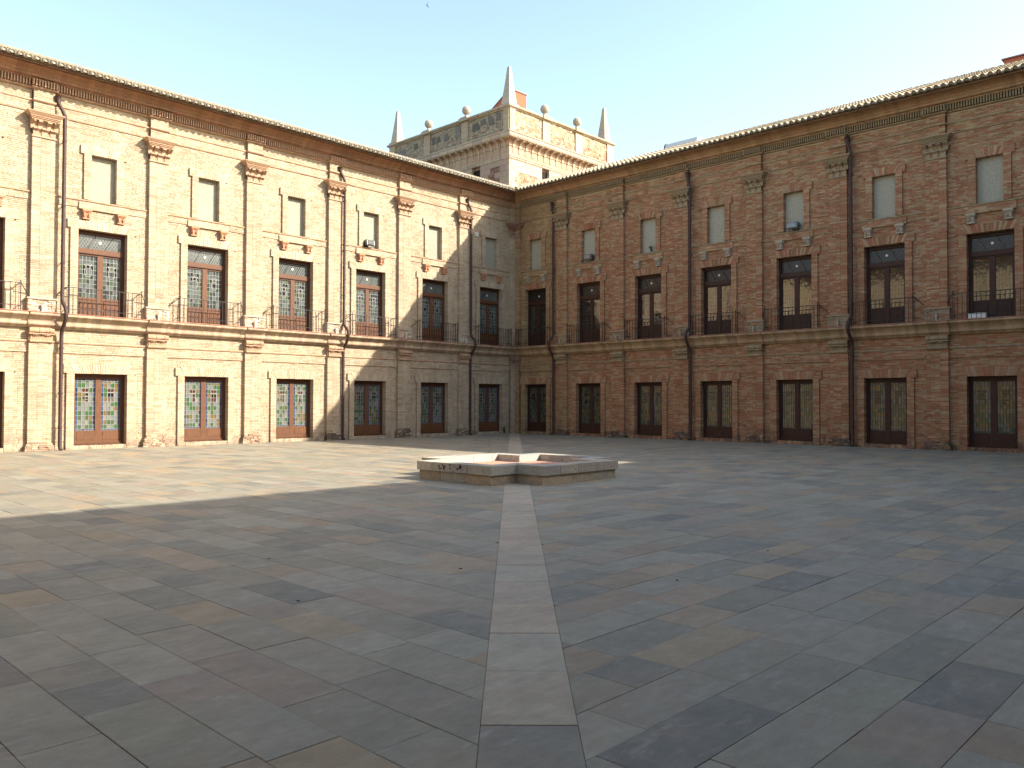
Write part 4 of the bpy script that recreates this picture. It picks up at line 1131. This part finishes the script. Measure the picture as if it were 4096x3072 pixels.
def weed(Fr, s, z, hgt, label, nlf, name='wall_weed', o=.08):
    r_ = thing(name, label, 'weed', Fr.P(s, o, z)); m_ = MB(); st = MB()
    for k in range(5):
        dx, do_ = random.uniform(-.10, .10)*hgt*2, random.uniform(0, .12)*hgt*2; hh = hgt*random.uniform(.6, 1)
        a = Fr.P(s, o, z); b = Fr.P(s+dx, o+do_, z+hh); t_ = Fr.sd*.006; t2 = Fr.od*.006
        st.prism([a-t_-t2, a+t_-t2, a+t_+t2, a-t_+t2], [b-t_*.4-t2*.4, b+t_*.4-t2*.4, b+t_*.4+t2*.4, b-t_*.4+t2*.4])
        for j in range(nlf//5):
            q = random.uniform(.15, 1); c = a.lerp(b, q); d1 = (Fr.sd*random.uniform(-1, 1)+Fr.od*random.uniform(-.2, 1)+Vector((0, 0, random.uniform(-.1, .9)))).normalized(); d2 = d1.cross(Vector((random.uniform(-1, 1), random.uniform(-1, 1), 1))).normalized()
            l_ = random.uniform(.04, .08); w_ = l_*.3; nn = d1.cross(d2)*.002
            pts = [c, c+d1*l_*.5+d2*w_, c+d1*l_, c+d1*l_*.5-d2*w_]; m_.prism([p-nn for p in pts], [p+nn for p in pts])
    mk('stem', st, M_GREEN, r_); mk('foliage', m_, M_GREEN, r_)
weed(FRW, 9.1, 9.01, .42, 'spindly weed growing from the third blind window sill of the right wing', 60, o=-.05)
weed(FLW, .95, 0, .45, 'dark green weed at the foot of the left wing near the inner corner', 90, o=.12)
bx_ = thing('white_crate', 'white box standing behind the balcony railing at the far right', 'box', FRW.P(23.25, .1, 4.79))
m_ = MB(); FRW.box(m_, 22.97, 23.55, .03, .20, 4.80, 4.99); mk('crate', m_, M_WHITE, bx_)
m_ = MB(); FRW.box(m_, 22.95, 23.57, .02, .21, 4.992, 5.01); mk('lid', m_, M_WHITE, bx_)
# swift in the sky
dirb = (Fv+R2*(1709-2048)/FPX-U2*(22-1536)/FPX); pb = CAM+dirb*40
bd = thing('swift', 'small dark swift gliding in the pale sky above the left roof', 'bird', pb)
def bp(u, v, d=0): return pb+R2*(u*.0122)+U2*(v*.0122)+Fv*d
m_ = MB()
for pl in ([(-5, 3), (0, 2.5), (1.5, 8), (5, 14), (3.5, 13), (0, 7), (-1.5, 3.5)], [(-5, 3), (0, 2.2), (1, 0), (5, -6), (8, -12), (5.5, -9.5), (2, -5), (-1.5, -1)]):
    k = [bp(u, v) for u, v in pl]; m_.prism(k, [p+Fv*.012 for p in k])
mk('wing', m_, M_BIRD, bd)
m_ = MB(); rg = []
for t_, r in ((0, .004), (.3, .022), (.6, .024), (1, .006)):
    c = bp(-6, 4).lerp(bp(3, -1.5), t_); rg.append([c+R2*.6*r*math.cos(q)+U2*r*math.sin(q)+Fv*r*math.cos(q)*.8 for q in [2*math.pi*k/8 for k in range(8)]])
for a, b in zip(rg[:-1], rg[1:]): m_.prism(a, b)
mk('body', m_, M_BIRD, bd)
# dry leaves on the paving
LP = [(-3.9, -3.2), (-5.6, -4.9), (-4.8, -6.6), (-7.5, -5.6), (-13.5, -12.8), (-9.6, -7.0), (-10.3, -8.4), (-11.2, -7.7), (-27.3, -25.2), (-26.2, -27.1), (-29.2, -25.2), (-24.1, -27.0), (-28.4, -23.3)]
for x, y in LP:
    m_ = MB(); sz = random.uniform(.010, .018) if x < -20 else random.uniform(.03, .06); an = random.uniform(0, 6.3); k = [(sz*1.6*math.cos(t_)*random.uniform(.7, 1.1), sz*.6*math.sin(t_)*random.uniform(.7, 1.1)) for t_ in [2*math.pi*i/7 for i in range(7)]]
    k = [(u*math.cos(an)-v*math.sin(an), u*math.sin(an)+v*math.cos(an)) for u, v in k]
    m_.prism([(u, v, .003+abs(u)*.2) for u, v in k], [(u, v, .008+abs(u)*.25) for u, v in k])
    tag(mk('fallen_leaf', m_, M_LEAF, None, (x, y, .004)), 'dry dark leaf lying flat on the stone paving', 'leaf', 'dry leaves scattered on the paving')
